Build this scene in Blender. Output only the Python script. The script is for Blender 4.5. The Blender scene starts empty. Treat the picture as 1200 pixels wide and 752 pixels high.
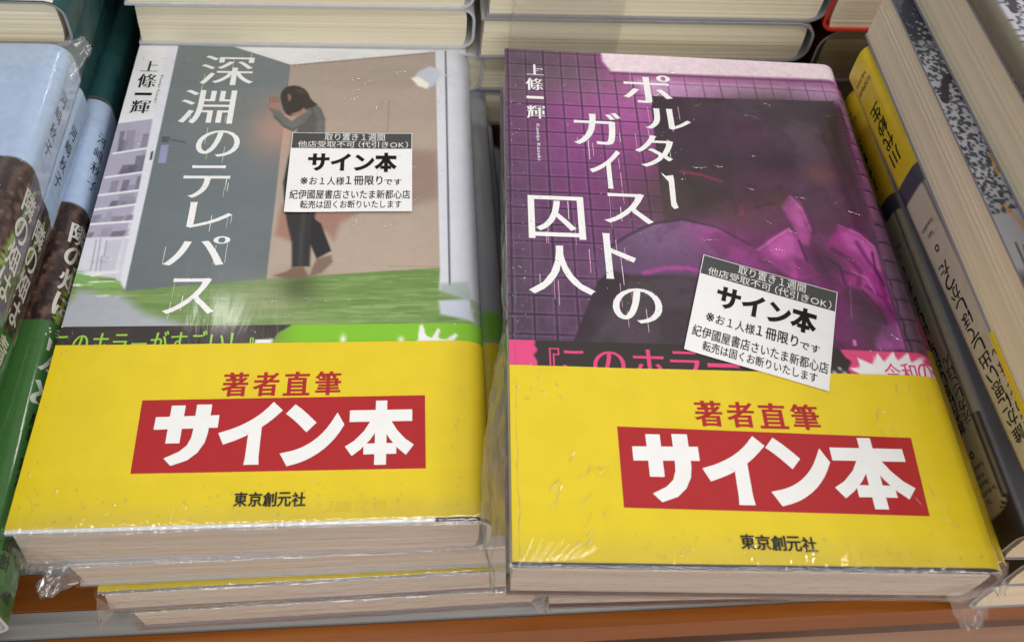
import bpy, math, random
import numpy as np

C = bpy.context.scene.collection
sc = bpy.context.scene
rng = np.random.default_rng(7)
random.seed(7)
MM = 0.001

# ------------------------------------------------------------------ camera
FPX, PCX, PCY = 1150.0, 600.0, 200.0          # focal length and principal point, in photo pixels (1200 x 752)
PITCH, ROLL, CAM_H, YAW = 0.8462, 0.122, 0.2724, -0.1623
def rotz(p, a):
    c, s = math.cos(a), math.sin(a)
    return np.array([c*p[0]-s*p[1], s*p[0]+c*p[1], p[2]])
_fw = np.array([0, math.cos(PITCH), -math.sin(PITCH)])
_r = np.array([1.0, 0, 0]); _u = np.cross(_r, _fw)
_r2 = math.cos(ROLL)*_r + math.sin(ROLL)*_u
_u2 = -math.sin(ROLL)*_r + math.cos(ROLL)*_u
AX_R, AX_U, AX_F = rotz(_r2, YAW), rotz(_u2, YAW), rotz(_fw, YAW)
CAM = np.array([0, 0, CAM_H])
def plane_point(px, py, z):
    """where the photo's point (px, py) lies on the level plane at height z (used to measure the covers' artwork)"""
    d = AX_F + AX_R*(px-PCX)/FPX - AX_U*(py-PCY)/FPX
    return CAM + d*((z-CAM_H)/d[2])
from mathutils import Matrix
cd = bpy.data.cameras.new('camera'); cam = bpy.data.objects.new('camera', cd); C.objects.link(cam)
cd.sensor_width = 36; cd.lens = FPX/1200*36
cd.shift_y = -(376-PCY)/1200; cd.shift_x = 0
cd.clip_start = 0.01; cd.clip_end = 50
m = Matrix.Identity(4)
for i, ax in enumerate((AX_R, AX_U, -AX_F)):
    for k in range(3): m[k][i] = ax[k]
for k in range(3): m[k][3] = CAM[k]
cam.matrix_world = m
cd.dof.use_dof = True; cd.dof.focus_distance = 0.325; cd.dof.aperture_fstop = 20
sc.camera = cam

# ------------------------------------------------------------------ light
w = bpy.data.worlds.new('World'); sc.world = w; w.use_nodes = True
bgn = w.node_tree.nodes['Background']; bgn.inputs[0].default_value = (0.97, 0.98, 1.0, 1); bgn.inputs[1].default_value = 0.27
def area(name, loc, sx, sy, power, col=(1, 0.965, 0.92)):
    l = bpy.data.lights.new(name, 'AREA'); l.shape = 'RECTANGLE'; l.size = sx; l.size_y = sy
    l.energy = power; l.color = col
    o = bpy.data.objects.new(name, l); C.objects.link(o); o.location = loc
    return o
area('ceiling_and_fill_lamp', (1.1, -2.0, 2.4), 3.0, 0.14, 27)
area('ceiling_and_fill_lamp', (1.1, -0.75, 2.4), 3.0, 0.14, 27)
area('ceiling_and_fill_lamp', (1.1, 0.25, 2.4), 3.0, 0.14, 18)
area('ceiling_and_fill_lamp', (1.1, 3.4, 2.4), 3.0, 0.14, 19)
for y_ in (0.95, 1.8):  # side strips added so creases in the film catch glints
    area('ceiling_and_fill_lamp', (2.75, y_, 2.4), 2.1, 0.14, 21)
    area('ceiling_and_fill_lamp', (-2.4, y_, 2.4), 2.1, 0.14, 11)
fl_ = area('ceiling_and_fill_lamp', (0.3, -4.2, 2.2), 3.0, 0.5, 48); fl_.rotation_euler = (math.radians(60), 0, 0)  # fill lamp added to brighten the page edges that face forward
dl = area('ceiling_downlight', (-0.56, 1.74, 2.4), 0.06, 0.06, 0.45); dl.data.shape = 'DISK'
sc.view_settings.view_transform = 'Standard'; sc.view_settings.look = 'None'
sc.view_settings.exposure = 0.0; sc.view_settings.gamma = 1.0
sc.cycles.max_bounces = 10; sc.cycles.transparent_max_bounces = 24
sc.cycles.caustics_reflective = False; sc.cycles.caustics_refractive = False

# ------------------------------------------------------------------ small tools
def lin(c):
    c = np.asarray(c, float)/255.0
    return np.where(c <= 0.04045, c/12.92, ((c+0.055)/1.055)**2.4)
_lat = {}
def vnoise(x, y, seed):
    """smooth value noise in 0..1"""
    if seed not in _lat: _lat[seed] = np.random.default_rng(seed).random((257, 257))
    g = _lat[seed]
    xi = np.floor(x).astype(int); yi = np.floor(y).astype(int)
    fx = x-xi; fy = y-yi; fx = fx*fx*(3-2*fx); fy = fy*fy*(3-2*fy)
    a = g[yi % 257, xi % 257]; b = g[yi % 257, (xi+1) % 257]
    c = g[(yi+1) % 257, xi % 257]; d = g[(yi+1) % 257, (xi+1) % 257]
    return (a*(1-fx)+b*fx)*(1-fy)+(c*(1-fx)+d*fx)*fy
def fbm(x, y, seed, octv=4):
    s = 0; a = 0.5; t = 0
    for k in range(octv):
        s = s+a*vnoise(x*2**k+17*k, y*2**k+9*k, seed+k); t += a; a *= 0.5
    return s/t
def smooth(a, b, x):
    t = np.clip((x-a)/(b-a), 0, 1); return t*t*(3-2*t)

class Canvas:
    """printed artwork: colours (sRGB 0..255) on a grid of millimetre positions"""
    def __init__(s, X, Y, base, to_mm=None):
        s.X, s.Y = X, Y; s.im = np.empty(X.shape+(3,)); s.im[:] = base; s.q = to_mm or (lambda p: p)
    def mix(s, a, col):
        a = a[..., None]; s.im = s.im*(1-a)+np.asarray(col, float)*a
    def dist(s, pts):
        pts = [s.q(p) for p in pts]; n = len(pts)
        ins = np.zeros(s.X.shape, bool); d2 = np.full(s.X.shape, 1e9)
        for i in range(n):
            (x0, y0), (x1, y1) = pts[i], pts[(i+1) % n]
            dx, dy = x1-x0, y1-y0; L = dx*dx+dy*dy+1e-12
            t = np.clip(((s.X-x0)*dx+(s.Y-y0)*dy)/L, 0, 1)
            d2 = np.minimum(d2, (s.X-x0-t*dx)**2+(s.Y-y0-t*dy)**2)
            if y0 != y1:
                c = ((y0 > s.Y) != (y1 > s.Y)) & (s.X < (x1-x0)*(s.Y-y0)/(y1-y0)+x0)
                ins ^= c
        d = np.sqrt(d2); return np.where(ins, -d, d)
    def poly(s, pts, col, soft=0.22, a=1.0):
        d = s.dist(pts); s.mix(a*(1-smooth(-soft, soft, d)), col)
    def line(s, pts, wd, col, a=1.0, soft=0.2):
        pts = [s.q(p) for p in pts]; d2 = np.full(s.X.shape, 1e9)
        for (x0, y0), (x1, y1) in zip(pts, pts[1:]):
            dx, dy = x1-x0, y1-y0; L = dx*dx+dy*dy+1e-12
            t = np.clip(((s.X-x0)*dx+(s.Y-y0)*dy)/L, 0, 1)
            d2 = np.minimum(d2, (s.X-x0-t*dx)**2+(s.Y-y0-t*dy)**2)
        s.mix(a*(1-smooth(wd/2-soft, wd/2+soft, np.sqrt(d2))), col)
    def blob(s, c, r, col, a=1.0, asp=1.0, rot=0.0):
        cx, cy = s.q(c); dx, dy = s.X-cx, s.Y-cy
        if rot: dx, dy = dx*math.cos(rot)+dy*math.sin(rot), -dx*math.sin(rot)+dy*math.cos(rot)
        s.mix(a*np.exp(-((dx/r)**2+(dy/(r*asp))**2)), col)
    def grain(s, amt, sc_=1.0, seed=3, ax=1.0, ay=1.0):
        n = fbm(s.X*sc_*ax, s.Y*sc_*ay, seed)-0.5
        s.im = np.clip(s.im*(1+amt*2*n[..., None]), 0, 255)

# ------------------------------------------------------------------ glyphs (the built-in font), as flat outlines
_gl = {}
def glyph(ch, ax=0.0, ay=0.0):
    """2-D verts and faces of one character; ax / ay push the outline out sideways / up-down (bolder, or thick uprights with thin bars)"""
    key = (ch, ax, ay)
    if key in _gl: return _gl[key]
    cu = bpy.data.curves.new('glyph', 'FONT'); cu.body = ch; cu.resolution_u = 5
    o = bpy.data.objects.new('glyph', cu); C.objects.link(o)
    dg = bpy.context.evaluated_depsgraph_get(); me = o.evaluated_get(dg).to_mesh()
    V = np.array([(v.co.x, v.co.y) for v in me.vertices]).reshape(-1, 2)
    F = [tuple(p.vertices) for p in me.polygons]
    o.evaluated_get(dg).to_mesh_clear()
    bpy.data.objects.remove(o); bpy.data.curves.remove(cu)
    if len(V) and (ax or ay):
        cnt = {}
        for f in F:
            for i in range(len(f)):
                e = (f[i], f[(i+1) % len(f)]); k = (min(e), max(e)); cnt.setdefault(k, []).append((e, f))
        N = np.zeros_like(V); K = np.zeros(len(V))
        for k, l in cnt.items():
            if len(l) != 1: continue
            (a, b), f = l[0]; d = V[b]-V[a]; L = np.hypot(*d)
            if L < 1e-9: continue
            n = np.array([d[1], -d[0]])/L
            cen = V[list(f)].mean(0)
            if np.dot(n, cen-V[a]) > 0: n = -n
            for i in (a, b): N[i] += n; K[i] += 1
        nz = np.hypot(N[:, 0], N[:, 1]); good = nz > 1e-6
        N[good] /= nz[good][:, None]
        mit = np.where(K > 0, np.clip(K/np.maximum(nz, 1e-6), 1, 1.8), 1)
        V = V+N*mit[:, None]*np.array([ax, ay])
    _gl[key] = (V, F); return V, F

class Mesh:
    """collects geometry for ONE mesh object"""
    def __init__(s): s.V = []; s.F = []; s.M = []; s.S = []; s.Cc = []; s.n = 0; s.mats = []
    def mi(s, m):
        if m not in s.mats: s.mats.append(m)
        return s.mats.index(m)
    def add(s, V, F, mat, col=None, sm=False):
        V = np.asarray(V, float).reshape(-1, 3); i = s.mi(mat)
        s.V.append(V); s.Cc.append(np.ones((len(V), 3))*0.8 if col is None else np.asarray(col).reshape(-1, 3))
        s.F += [tuple(int(k)+s.n for k in f) for f in F]; s.M += [i]*len(F); s.S += [sm]*len(F); s.n += len(V)
    def grid(s, G, mat, col=None, sm=True, flip=False):
        ny, nx = G.shape[:2]; a = np.arange(ny*nx).reshape(ny, nx)
        q = np.stack([a[:-1, :-1], a[1:, :-1], a[1:, 1:], a[:-1, 1:]], -1).reshape(-1, 4)
        if flip: q = q[:, ::-1]
        s.add(G.reshape(-1, 3), q.tolist(), mat, None if col is None else col.reshape(-1, 3), sm)
    def box(s, x0, x1, y0, y1, z0, z1, mat):
        V = [(x, y, z) for z in (z0, z1) for y in (y0, y1) for x in (x0, x1)]
        s.add(V, [(0, 2, 3, 1), (4, 5, 7, 6), (0, 1, 5, 4), (2, 6, 7, 3), (0, 4, 6, 2), (1, 3, 7, 5)], mat)
    def build(s, name, parent=None):
        me = bpy.data.meshes.new(name)
        me.from_pydata(np.concatenate(s.V).tolist(), [], s.F)
        for m_ in s.mats: me.materials.append(m_)
        me.polygons.foreach_set('material_index', s.M); me.polygons.foreach_set('use_smooth', s.S)
        at = me.color_attributes.new('print', 'FLOAT_COLOR', 'POINT')
        c = np.concatenate(s.Cc); at.data.foreach_set('color', np.concatenate([c, np.ones((len(c), 1))], 1).ravel())
        me.update()
        o = bpy.data.objects.new(name, me); C.objects.link(o)
        if parent: o.parent = parent
        return o

# ------------------------------------------------------------------ materials
def new_mat(name):
    m_ = bpy.data.materials.new(name); m_.use_nodes = True
    nt = m_.node_tree; return m_, nt, nt.nodes['Principled BSDF']
def film_bump(nt, strength, scale=60, seed=0.0):
    tc = nt.nodes.new('ShaderNodeTexCoord')
    mp = nt.nodes.new('ShaderNodeMapping'); mp.inputs['Location'].default_value = (seed, seed*0.7, 0)
    mp.inputs['Rotation'].default_value = (0, 0, 0.5); mp.inputs['Scale'].default_value = (scale, scale*0.22, scale)
    n = nt.nodes.new('ShaderNodeTexNoise'); n.inputs['Scale'].default_value = 1.0; n.inputs['Detail'].default_value = 5; n.inputs['Distortion'].default_value = 0.6
    n2 = nt.nodes.new('ShaderNodeTexNoise'); n2.inputs['Scale'].default_value = scale*0.35; n2.inputs['Detail'].default_value = 2
    ad = nt.nodes.new('ShaderNodeMath'); ad.operation = 'ADD'
    b = nt.nodes.new('ShaderNodeBump'); b.inputs['Strength'].default_value = strength; b.inputs['Distance'].default_value = 0.002
    L = nt.links.new
    L(tc.outputs['Object'], mp.inputs['Vector']); L(mp.outputs[0], n.inputs['Vector']); L(tc.outputs['Object'], n2.inputs['Vector'])
    L(n.outputs['Fac'], ad.inputs[0]); L(n2.outputs['Fac'], ad.inputs[1]); L(ad.outputs[0], b.inputs['Height'])
    return b.outputs[0]
def mat_paper(name, col=None, film=0.12, rough=0.55, attr=False, scale=60, seed=0.0, coat=1.0, coat_rough=0.1, mottle=0.06, mscale=160):
    """printed paper, under stretched shrink-wrap when film > 0"""
    m_, nt, p = new_mat(name); L = nt.links.new
    p.inputs['Roughness'].default_value = rough
    p.inputs['Specular IOR Level'].default_value = 0.25
    src = None
    if attr:
        a = nt.nodes.new('ShaderNodeAttribute'); a.attribute_name = 'print'; src = a.outputs['Color']
    tc = nt.nodes.new('ShaderNodeTexCoord'); n = nt.nodes.new('ShaderNodeTexNoise'); n.inputs['Scale'].default_value = mscale; n.inputs['Detail'].default_value = 6
    L(tc.outputs['Object'], n.inputs['Vector'])
    mr = nt.nodes.new('ShaderNodeMapRange'); mr.inputs['From Min'].default_value = 0.25; mr.inputs['From Max'].default_value = 0.75
    mr.inputs['To Min'].default_value = 1-mottle; mr.inputs['To Max'].default_value = 1+mottle
    L(n.outputs['Fac'], mr.inputs['Value'])
    mx = nt.nodes.new('ShaderNodeVectorMath'); mx.operation = 'SCALE'
    if src: L(src, mx.inputs[0])
    else: mx.inputs[0].default_value = tuple(lin(col))
    L(mr.outputs[0], mx.inputs['Scale']); L(mx.outputs[0], p.inputs['Base Color'])
    if film > 0:
        p.inputs['Coat Weight'].default_value = coat; p.inputs['Coat Roughness'].default_value = coat_rough
        L(film_bump(nt, film, scale, seed), p.inputs['Coat Normal'])
    return m_
def mat_pages(name, col, dark=0.75, film=0.0, lines=900):
    m_, nt, p = new_mat(name); L = nt.links.new
    p.inputs['Roughness'].default_value = 0.75; p.inputs['Specular IOR Level'].default_value = 0.15
    tc = nt.nodes.new('ShaderNodeTexCoord')
    def nz(sx, sz, det):
        mp = nt.nodes.new('ShaderNodeMapping'); mp.inputs['Scale'].default_value = (sx, sx, sz)
        n = nt.nodes.new('ShaderNodeTexNoise'); n.inputs['Scale'].default_value = 1; n.inputs['Detail'].default_value = det
        L(tc.outputs['Object'], mp.inputs['Vector']); L(mp.outputs[0], n.inputs['Vector']); return n.outputs['Fac']
    a, b = nz(6, lines*2.2, 2), nz(4, lines*0.35, 3)
    ad = nt.nodes.new('ShaderNodeMath'); ad.operation = 'ADD'; L(a, ad.inputs[0]); L(b, ad.inputs[1])
    cr = nt.nodes.new('ShaderNodeValToRGB'); cr.color_ramp.elements[0].position = 0.36; cr.color_ramp.elements[1].position = 0.62
    c = lin(col); cr.color_ramp.elements[0].color = tuple(c*dark)+(1,); cr.color_ramp.elements[1].color = tuple(c)+(1,)
    hv = nt.nodes.new('ShaderNodeMath'); hv.operation = 'MULTIPLY'; hv.inputs[1].default_value = 0.5
    L(ad.outputs[0], hv.inputs[0]); L(hv.outputs[0], cr.inputs[0]); L(cr.outputs[0], p.inputs['Base Color'])
    bm = nt.nodes.new('ShaderNodeBump'); bm.inputs['Strength'].default_value = 0.15; bm.inputs['Distance'].default_value = 0.0004
    L(a, bm.inputs['Height']); L(bm.outputs[0], p.inputs['Normal'])
    if film > 0:
        p.inputs['Coat Weight'].default_value = 0.8; p.inputs['Coat Roughness'].default_value = 0.12
        L(film_bump(nt, film, 90), p.inputs['Coat Normal'])
    return m_
def mat_film(name, haze=0.03, rough=0.07, gain=1.0):
    """clear shrink-wrap: mostly see-through, mirror-like by Fresnel, a trace of milky haze"""
    m_ = bpy.data.materials.new(name); m_.use_nodes = True; nt = m_.node_tree; L = nt.links.new
    for n in list(nt.nodes): nt.nodes.remove(n)
    out = nt.nodes.new('ShaderNodeOutputMaterial')
    tr = nt.nodes.new('ShaderNodeBsdfTransparent'); tr.inputs[0].default_value = (0.985, 0.985, 0.98, 1)
    gl = nt.nodes.new('ShaderNodeBsdfGlossy'); gl.inputs['Roughness'].default_value = rough
    df = nt.nodes.new('ShaderNodeBsdfDiffuse'); df.inputs[0].default_value = (0.85, 0.85, 0.84, 1)
    b = film_bump(nt, 0.25, 220); L(b, gl.inputs['Normal'])
    lw = nt.nodes.new('ShaderNodeLayerWeight'); lw.inputs['Blend'].default_value = 0.5; L(b, lw.inputs['Normal'])
    fr = nt.nodes.new('ShaderNodeMath'); fr.operation = 'POWER'; fr.inputs[1].default_value = 4.5; L(lw.outputs['Facing'], fr.inputs[0])
    g = nt.nodes.new('ShaderNodeMath'); g.operation = 'MULTIPLY_ADD'; g.use_clamp = True; g.inputs[1].default_value = 0.8; g.inputs[2].default_value = 0.09*gain
    L(fr.outputs[0], g.inputs[0])
    at = nt.nodes.new('ShaderNodeAttribute'); at.attribute_name = 'print'
    g2 = nt.nodes.new('ShaderNodeMath'); g2.operation = 'MULTIPLY'; L(g.outputs[0], g2.inputs[0]); L(at.outputs['Fac'], g2.inputs[1])
    h2 = nt.nodes.new('ShaderNodeMath'); h2.operation = 'MULTIPLY'; h2.inputs[0].default_value = haze; L(at.outputs['Fac'], h2.inputs[1])
    m1 = nt.nodes.new('ShaderNodeMixShader'); L(h2.outputs[0], m1.inputs[0]); L(tr.outputs[0], m1.inputs[1]); L(df.outputs[0], m1.inputs[2])
    m2 = nt.nodes.new('ShaderNodeMixShader'); L(g2.outputs[0], m2.inputs[0]); L(m1.outputs[0], m2.inputs[1]); L(gl.outputs[0], m2.inputs[2])
    L(m2.outputs[0], out.inputs['Surface']); return m_

PRINT = mat_paper('printed_cover_under_film', attr=True, film=0.09, mottle=0.02, mscale=220)
PRINT_DRY = mat_paper('printed_cover_bare', attr=True, film=0, rough=0.42, mottle=0.04)
PRINT_SATIN = mat_paper('printed_cover_satin', attr=True, film=0.05, rough=0.5, coat=0.5, coat_rough=0.25)
YELLOW = mat_paper('yellow_band_paper', (224, 198, 32), film=0.09, mottle=0.05, mscale=90, seed=3.1)
RED = mat_paper('red_print', (170, 27, 33), film=0.1, mottle=0.03)
WHITE = mat_paper('white_print', (236, 236, 236), film=0.1, mottle=0.03)
INK = mat_paper('black_print', (26, 24, 24), film=0.1, mottle=0.02)
INK_DRY = mat_paper('black_print_bare', (24, 22, 24), film=0, rough=0.5, mottle=0.02)
GHOST = mat_paper('show_through_print', (222, 191, 26), film=0.08)
GREY_INK = mat_paper('grey_print', (110, 105, 110), film=0.1)
LIME_INK = mat_paper('lime_print', (150, 200, 70), film=0.1)
PINK_INK = mat_paper('pink_print', (222, 70, 128), film=0.1)
PALE_INK = mat_paper('pale_green_drip', (196, 214, 150), film=0.1)
PALE_PINK = mat_paper('pale_pink_drip', (226, 170, 205), film=0.1)
SPINE_WHITE = mat_paper('white_spine_lettering', (205, 205, 198), film=0.06)
LABEL_PAPER = mat_paper('sticker_paper', (232, 232, 234), film=0, rough=0.6, mottle=0.03)
LABEL_HEAD = mat_paper('sticker_dark_heading', (74, 74, 74), film=0, rough=0.5, mottle=0.05)
LABEL_INK = mat_paper('sticker_black_ink', (16, 16, 18), film=0, rough=0.5, mottle=0.02)
LABEL_WHITE = mat_paper('sticker_white_ink', (222, 222, 222), film=0, rough=0.5, mottle=0.02)
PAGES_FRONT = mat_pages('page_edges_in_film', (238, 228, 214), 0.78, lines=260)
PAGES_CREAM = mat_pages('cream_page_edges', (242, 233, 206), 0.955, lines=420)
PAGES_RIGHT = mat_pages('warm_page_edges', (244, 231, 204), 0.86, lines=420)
PAGES_OLIVE_SHADE = mat_pages('shaded_page_edges', (150, 138, 106), 0.8)  # dark olive tone puts the shade on the back block into its colour
RIM_WHITE = mat_paper('white_cover_edge', (205, 208, 214), film=0.1)
RIM_DARK = mat_paper('dark_cover_edge', (52, 50, 62), film=0.1)
RIM_GREY = mat_paper('grey_cover_edge', (150, 150, 158), film=0, rough=0.5)
FILM = mat_film('shrink_wrap_film', haze=0.02, rough=0.06, gain=1.0)
FILM_CRUMPLED = mat_film('crumpled_shrink_wrap', haze=0.14, rough=0.07, gain=1.4)
FILM_CREASE = mat_film('creased_shrink_wrap', haze=0.02, rough=0.05, gain=1.15)

# ------------------------------------------------------------------ book builder
class Book:
    """A paperback lying face up: x across (spine at +x), y along (head at +y), z up; sizes in millimetres."""
    def __init__(s, W, H, T, r=6.0, t=0.9):
        s.W, s.H, s.T, s.r, s.t = W, H, T, r, t
        s.top = W-r; s.arc = math.pi*r/2; s.flat = T-2*r
        s.total = 2*s.top+2*s.arc+s.flat
        s.mid = s.top+s.arc+s.flat/2
    def prof(s, S, off=0.0):
        """outer profile: distance S along the jacket from the top fore-edge, over the spine, to the bottom fore-edge"""
        S = np.asarray(S, float); W, T, r = s.W, s.T, s.r
        a1 = np.clip((S-s.top)/r, 0, math.pi/2); a2 = np.clip((S-s.top-s.arc-s.flat)/r, 0, math.pi/2)
        x = np.clip(S, 0, s.top)-W/2 + (r+off)*np.sin(a1) - (r+off)*(1-np.cos(a2)) - np.clip(S-(s.top+2*s.arc+s.flat), 0, s.top)
        z = T+off - (r+off)*(1-np.cos(a1)) - np.clip(S-s.top-s.arc, 0, s.flat) - (r+off)*np.sin(a2)
        bulge = 0.8*np.clip(1-((S-s.mid)/(s.arc+s.flat/2))**2, 0, 1)
        return x+bulge, z
    def pt(s, S, V, off):
        x, z = s.prof(S, off); V = np.broadcast_to(np.asarray(V, float), np.shape(x))
        return np.stack([x, s.H/2-V, z], -1)*MM
    def cols(s, res, end=None):
        a = [np.linspace(0, s.top, max(2, int(s.top/res)+1)), s.top+np.linspace(0, s.arc, 10)[1:],
             s.top+s.arc+np.linspace(0, s.flat, max(3, int(s.flat/min(res, 2))+1))[1:], s.top+s.arc+s.flat+np.linspace(0, s.arc, 10)[1:], [s.total]]
        return np.concatenate(a)

def put_text(mesh, bk, txt, box, mat, off, bold=(0, 0), lean=0.0, clip_v=None, vertical=False, gap=0.06):
    """lettering that fills box = (u0, u1, v0, v1) mm on the jacket surface; vertical stacks the characters"""
    items = []
    if vertical:
        y = 0.0
        for ch in txt:
            V, F = glyph(ch, *bold)
            items.append((V-np.array([0.5, 0.38])+np.array([0, y]), F)); y -= 1.0+gap
    else:
        x = 0.0
        for ch in txt:
            if ch == ' ': x += 0.3; continue
            V, F = glyph(ch, *bold); wd = 1.0 if ord(ch) > 0x2000 else (V[:, 0].max()+0.06)
            items.append((V+np.array([x, 0]), F)); x += wd+(gap if ord(ch) > 0x2000 else 0)
    A = np.concatenate([i[0] for i in items]); mn, mxx = A.min(0), A.max(0)
    u0, u1, v0, v1 = box
    for V, F in items:
        if not len(V): continue
        k = (V-mn)/np.maximum(mxx-mn, 1e-6)
        vv = v1+(v0-v1)*k[:, 1]; uu = u0+(u1-u0)*k[:, 0]+lean*(k[:, 1]-0.5)
        if clip_v is not None: vv = np.minimum(vv, clip_v)
        mesh.add(bk.pt(uu, vv, off), F, mat)

def rect(mesh, bk, pts, mat, off):
    P = [bk.pt(np.array([u]), v, off)[0] for u, v in pts]; mesh.add(P, [tuple(range(len(P)))], mat)

def jacket(bk, art, mat, rim, res=0.33, vres=None, text=None, name='cover', parent=None):
    cols = bk.cols(res); rows = np.linspace(0, bk.H, max(2, int(bk.H/(vres or res))+1))
    S, V = np.meshgrid(cols, rows); M = Mesh()
    im = art(S, V); M.grid(bk.pt(S, V, 0), mat, lin(im))
    c2 = cols
    I = bk.pt(np.stack([c2, c2]), np.array([[0.0]*len(c2), [bk.H]*len(c2)]), -bk.t)
    M.grid(I, rim, None, True, True)
    for v, fl in ((0.0, True), (bk.H, False)):
        M.grid(np.stack([bk.pt(c2, v, 0), bk.pt(c2, v, -bk.t)]), rim, None, False, fl)
    for s_, fl in ((0.0, False), (bk.total, True)):
        q = np.array([0.0, bk.H]); M.grid(np.stack([bk.pt(np.array([s_, s_]), q, 0), bk.pt(np.array([s_, s_]), q, -bk.t)], 1), rim, None, False, fl)
    if text: text(M, bk)
    return M.build(name, parent)

def band(bk, v0, v1, off, mat, art=None, text=None, name='paper_band', parent=None, res=1.5, jag=0.0):
    cols = bk.cols(res); rows = np.linspace(v0, v1, max(2, int((v1-v0)/res)+1))
    S, V = np.meshgrid(cols, rows); M = Mesh()
    ed = np.exp(-(V-v0)/6.0)*(S < bk.top) if mat is YELLOW else 0*V
    V = V+ed*0.35*(fbm(S*0.03, S*0, 55)-0.5); off_ = off+ed*0.45*fbm(S*0.06, V*0.05, 56)
    M.grid(bk.pt(S, V, off_), mat, lin(art(S, V)) if art else None)
    for v, fl in ((v0, True), (v1, False)):
        M.grid(np.stack([bk.pt(cols, v, off), bk.pt(cols, v, 0.02)]), mat, None if art is None else np.full((2, len(cols), 3), 0.3), False, fl)
    if text: text(M, bk)
    return M.build(name, parent)

def pages(bk, mat, parent, inset=0.6, skew=0.0, name='page_block'):
    """the block of leaves, a little ragged, with its fore-edge slightly off square"""
    M = Mesh(); W, H, T, t = bk.W, bk.H, bk.T, bk.t
    z = np.linspace(t+0.05, T-t-0.05, 26); x0 = -W/2+inset; x1 = W/2-2.6
    rs = np.random.default_rng(int(abs(W*13+H*7+T*101+skew*997)) + 3)
    j = rs.normal(0, 0.05, len(z)); k = rs.normal(0, 0.05, len(z)); sk = skew*(z/T-0.5)
    ring = []
    for i, zz in enumerate(z):
        edge = 1.6*(abs(zz/T-0.5)*2)**3
        ring.append([(x0+j[i]+sk[i], -H/2+inset+k[i]+sk[i]*0.4, zz), (x1-edge, -H/2+inset+k[i]+sk[i]*0.4, zz), (x1-edge, H/2-inset+k[i], zz), (x0+j[i]+sk[i], H/2-inset+k[i], zz)])
    G = np.array(ring)*MM; G = np.concatenate([G, G[:, :1]], 1)
    M.grid(G, mat, None, False, True)
    M.add(G[0, :4], [(3, 2, 1, 0)], mat); M.add(G[-1, :4], [(0, 1, 2, 3)], mat)
    return M.build(name, parent)

def foot_wrap(M, bk, mat, reach=14.0, amp=0.5, seed=11, streaks=(), nx=300, x_out=0.8, arc=(3.0, 1.5)):
    """shrink-wrap over the foot edge: lies on the cover, turns over the edge, runs down the page edges"""
    H, T, W = bk.H, bk.T, bk.W
    th = np.radians(np.linspace(0, 90, 12)); b0 = T+0.5
    path = np.array([(H/2-reach, T+0.42), (H/2-reach*0.5, T+0.45)]+[(H/2+0.8-arc[0]*(1-math.sin(t)), b0-arc[1]*(1-math.cos(t))) for t in th]+[(H/2+0.9, T*0.66), (H/2+0.8, T*0.33), (H/2+0.7, 0.9), (H/2+0.1, 0.15)])
    seg = np.r_[0, np.cumsum(np.hypot(*np.diff(path, axis=0).T))]
    tt = np.concatenate([np.linspace(0, seg[2], 40), np.linspace(seg[2], seg[13], 22)[1:], np.linspace(seg[13], seg[-1], 36)[1:]])
    py, pz = np.interp(tt, seg, path[:, 0]), np.interp(tt, seg, path[:, 1])
    ty, tz = np.gradient(py), np.gradient(pz); ln = np.hypot(ty, tz); ny_, nz_ = -tz/ln, ty/ln      # outward
    x = np.linspace(-W/2-x_out, W/2-2.5, nx); X, TT = np.meshgrid(x, tt)
    edge = seg[9]
    top = smooth(0, edge, TT)*(TT <= edge)+(TT > edge)
    n_rad = np.abs(fbm(X*0.55, TT*0.10, seed)-0.5)*2*fbm(X*0.05, TT*0.02+3, seed+9)
    n_fine = np.abs(fbm(X*1.3, TT*0.45, seed+5)-0.5)*1.2
    down = fbm(X*0.045, TT*0.8, seed+20)
    d = np.where(TT <= edge, amp*(0.9*n_rad+0.35*n_fine)*top**2, amp*(0.5*n_fine+1.0*np.abs(down-0.5)*2)*0.8)
    for (sx, st, ang, ln_, wd, h) in streaks:      # single sharp folds running out from a corner
        ux, uy = math.cos(ang), math.sin(ang); rx, ry = X-(-W/2+sx), (edge-TT)-st
        a = rx*ux+ry*uy; b = -rx*uy+ry*ux
        d = d+h*np.exp(-(b/wd)**2)*smooth(0, 1.0, a)*(1-smooth(ln_*0.6, ln_, a))
    yy = py[:, None]+d*ny_[:, None]*-1; zz = pz[:, None]+d*nz_[:, None]*-1
    yy = py[:, None]+d*np.abs(ny_)[:, None]; zz = np.maximum(pz[:, None]+d*np.where(tt < edge, 1, 0)[:, None]*np.abs(nz_)[:, None], 0.1)
    fade = smooth(edge*0.35, edge*0.92, TT)[..., None]*np.ones(3)
    M.grid(np.stack([X, -yy, zz], -1)*MM, mat, fade, True, True)

def crumple(M, a, b, tip, mat, n=13, m_=9, amp=1.6, seed=1):
    """a gathered tail of film: a fan from the edge a-b to a tip, folded like paper (mm, book space)"""
    a, b, tip = map(np.array, (a, b, tip)); rs = np.random.default_rng(seed)
    e = (b-a); nrm = np.cross(e, tip-a); nrm = nrm/np.linalg.norm(nrm); G = np.zeros((m_, n, 3))
    side = e/np.linalg.norm(e)
    for j in range(m_):
        f = j/(m_-1)
        for i in range(n):
            u = i/(n-1); spread = 1-0.62*f
            base = a+e*(0.5+(u-0.5)*spread)+(tip-(a+b)/2)*f
            zig = (1 if i % 2 else -1)*amp*(0.25+f*0.9)
            G[j, i] = base+nrm*(zig+rs.normal(0, amp*0.45)*(0.2+f))+side*rs.normal(0, amp*0.35)*f+(tip-a)/np.linalg.norm(tip-a)*rs.normal(0, amp*0.5)*f
    M.grid(G*MM, mat, np.ones(G.shape), True)

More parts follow.
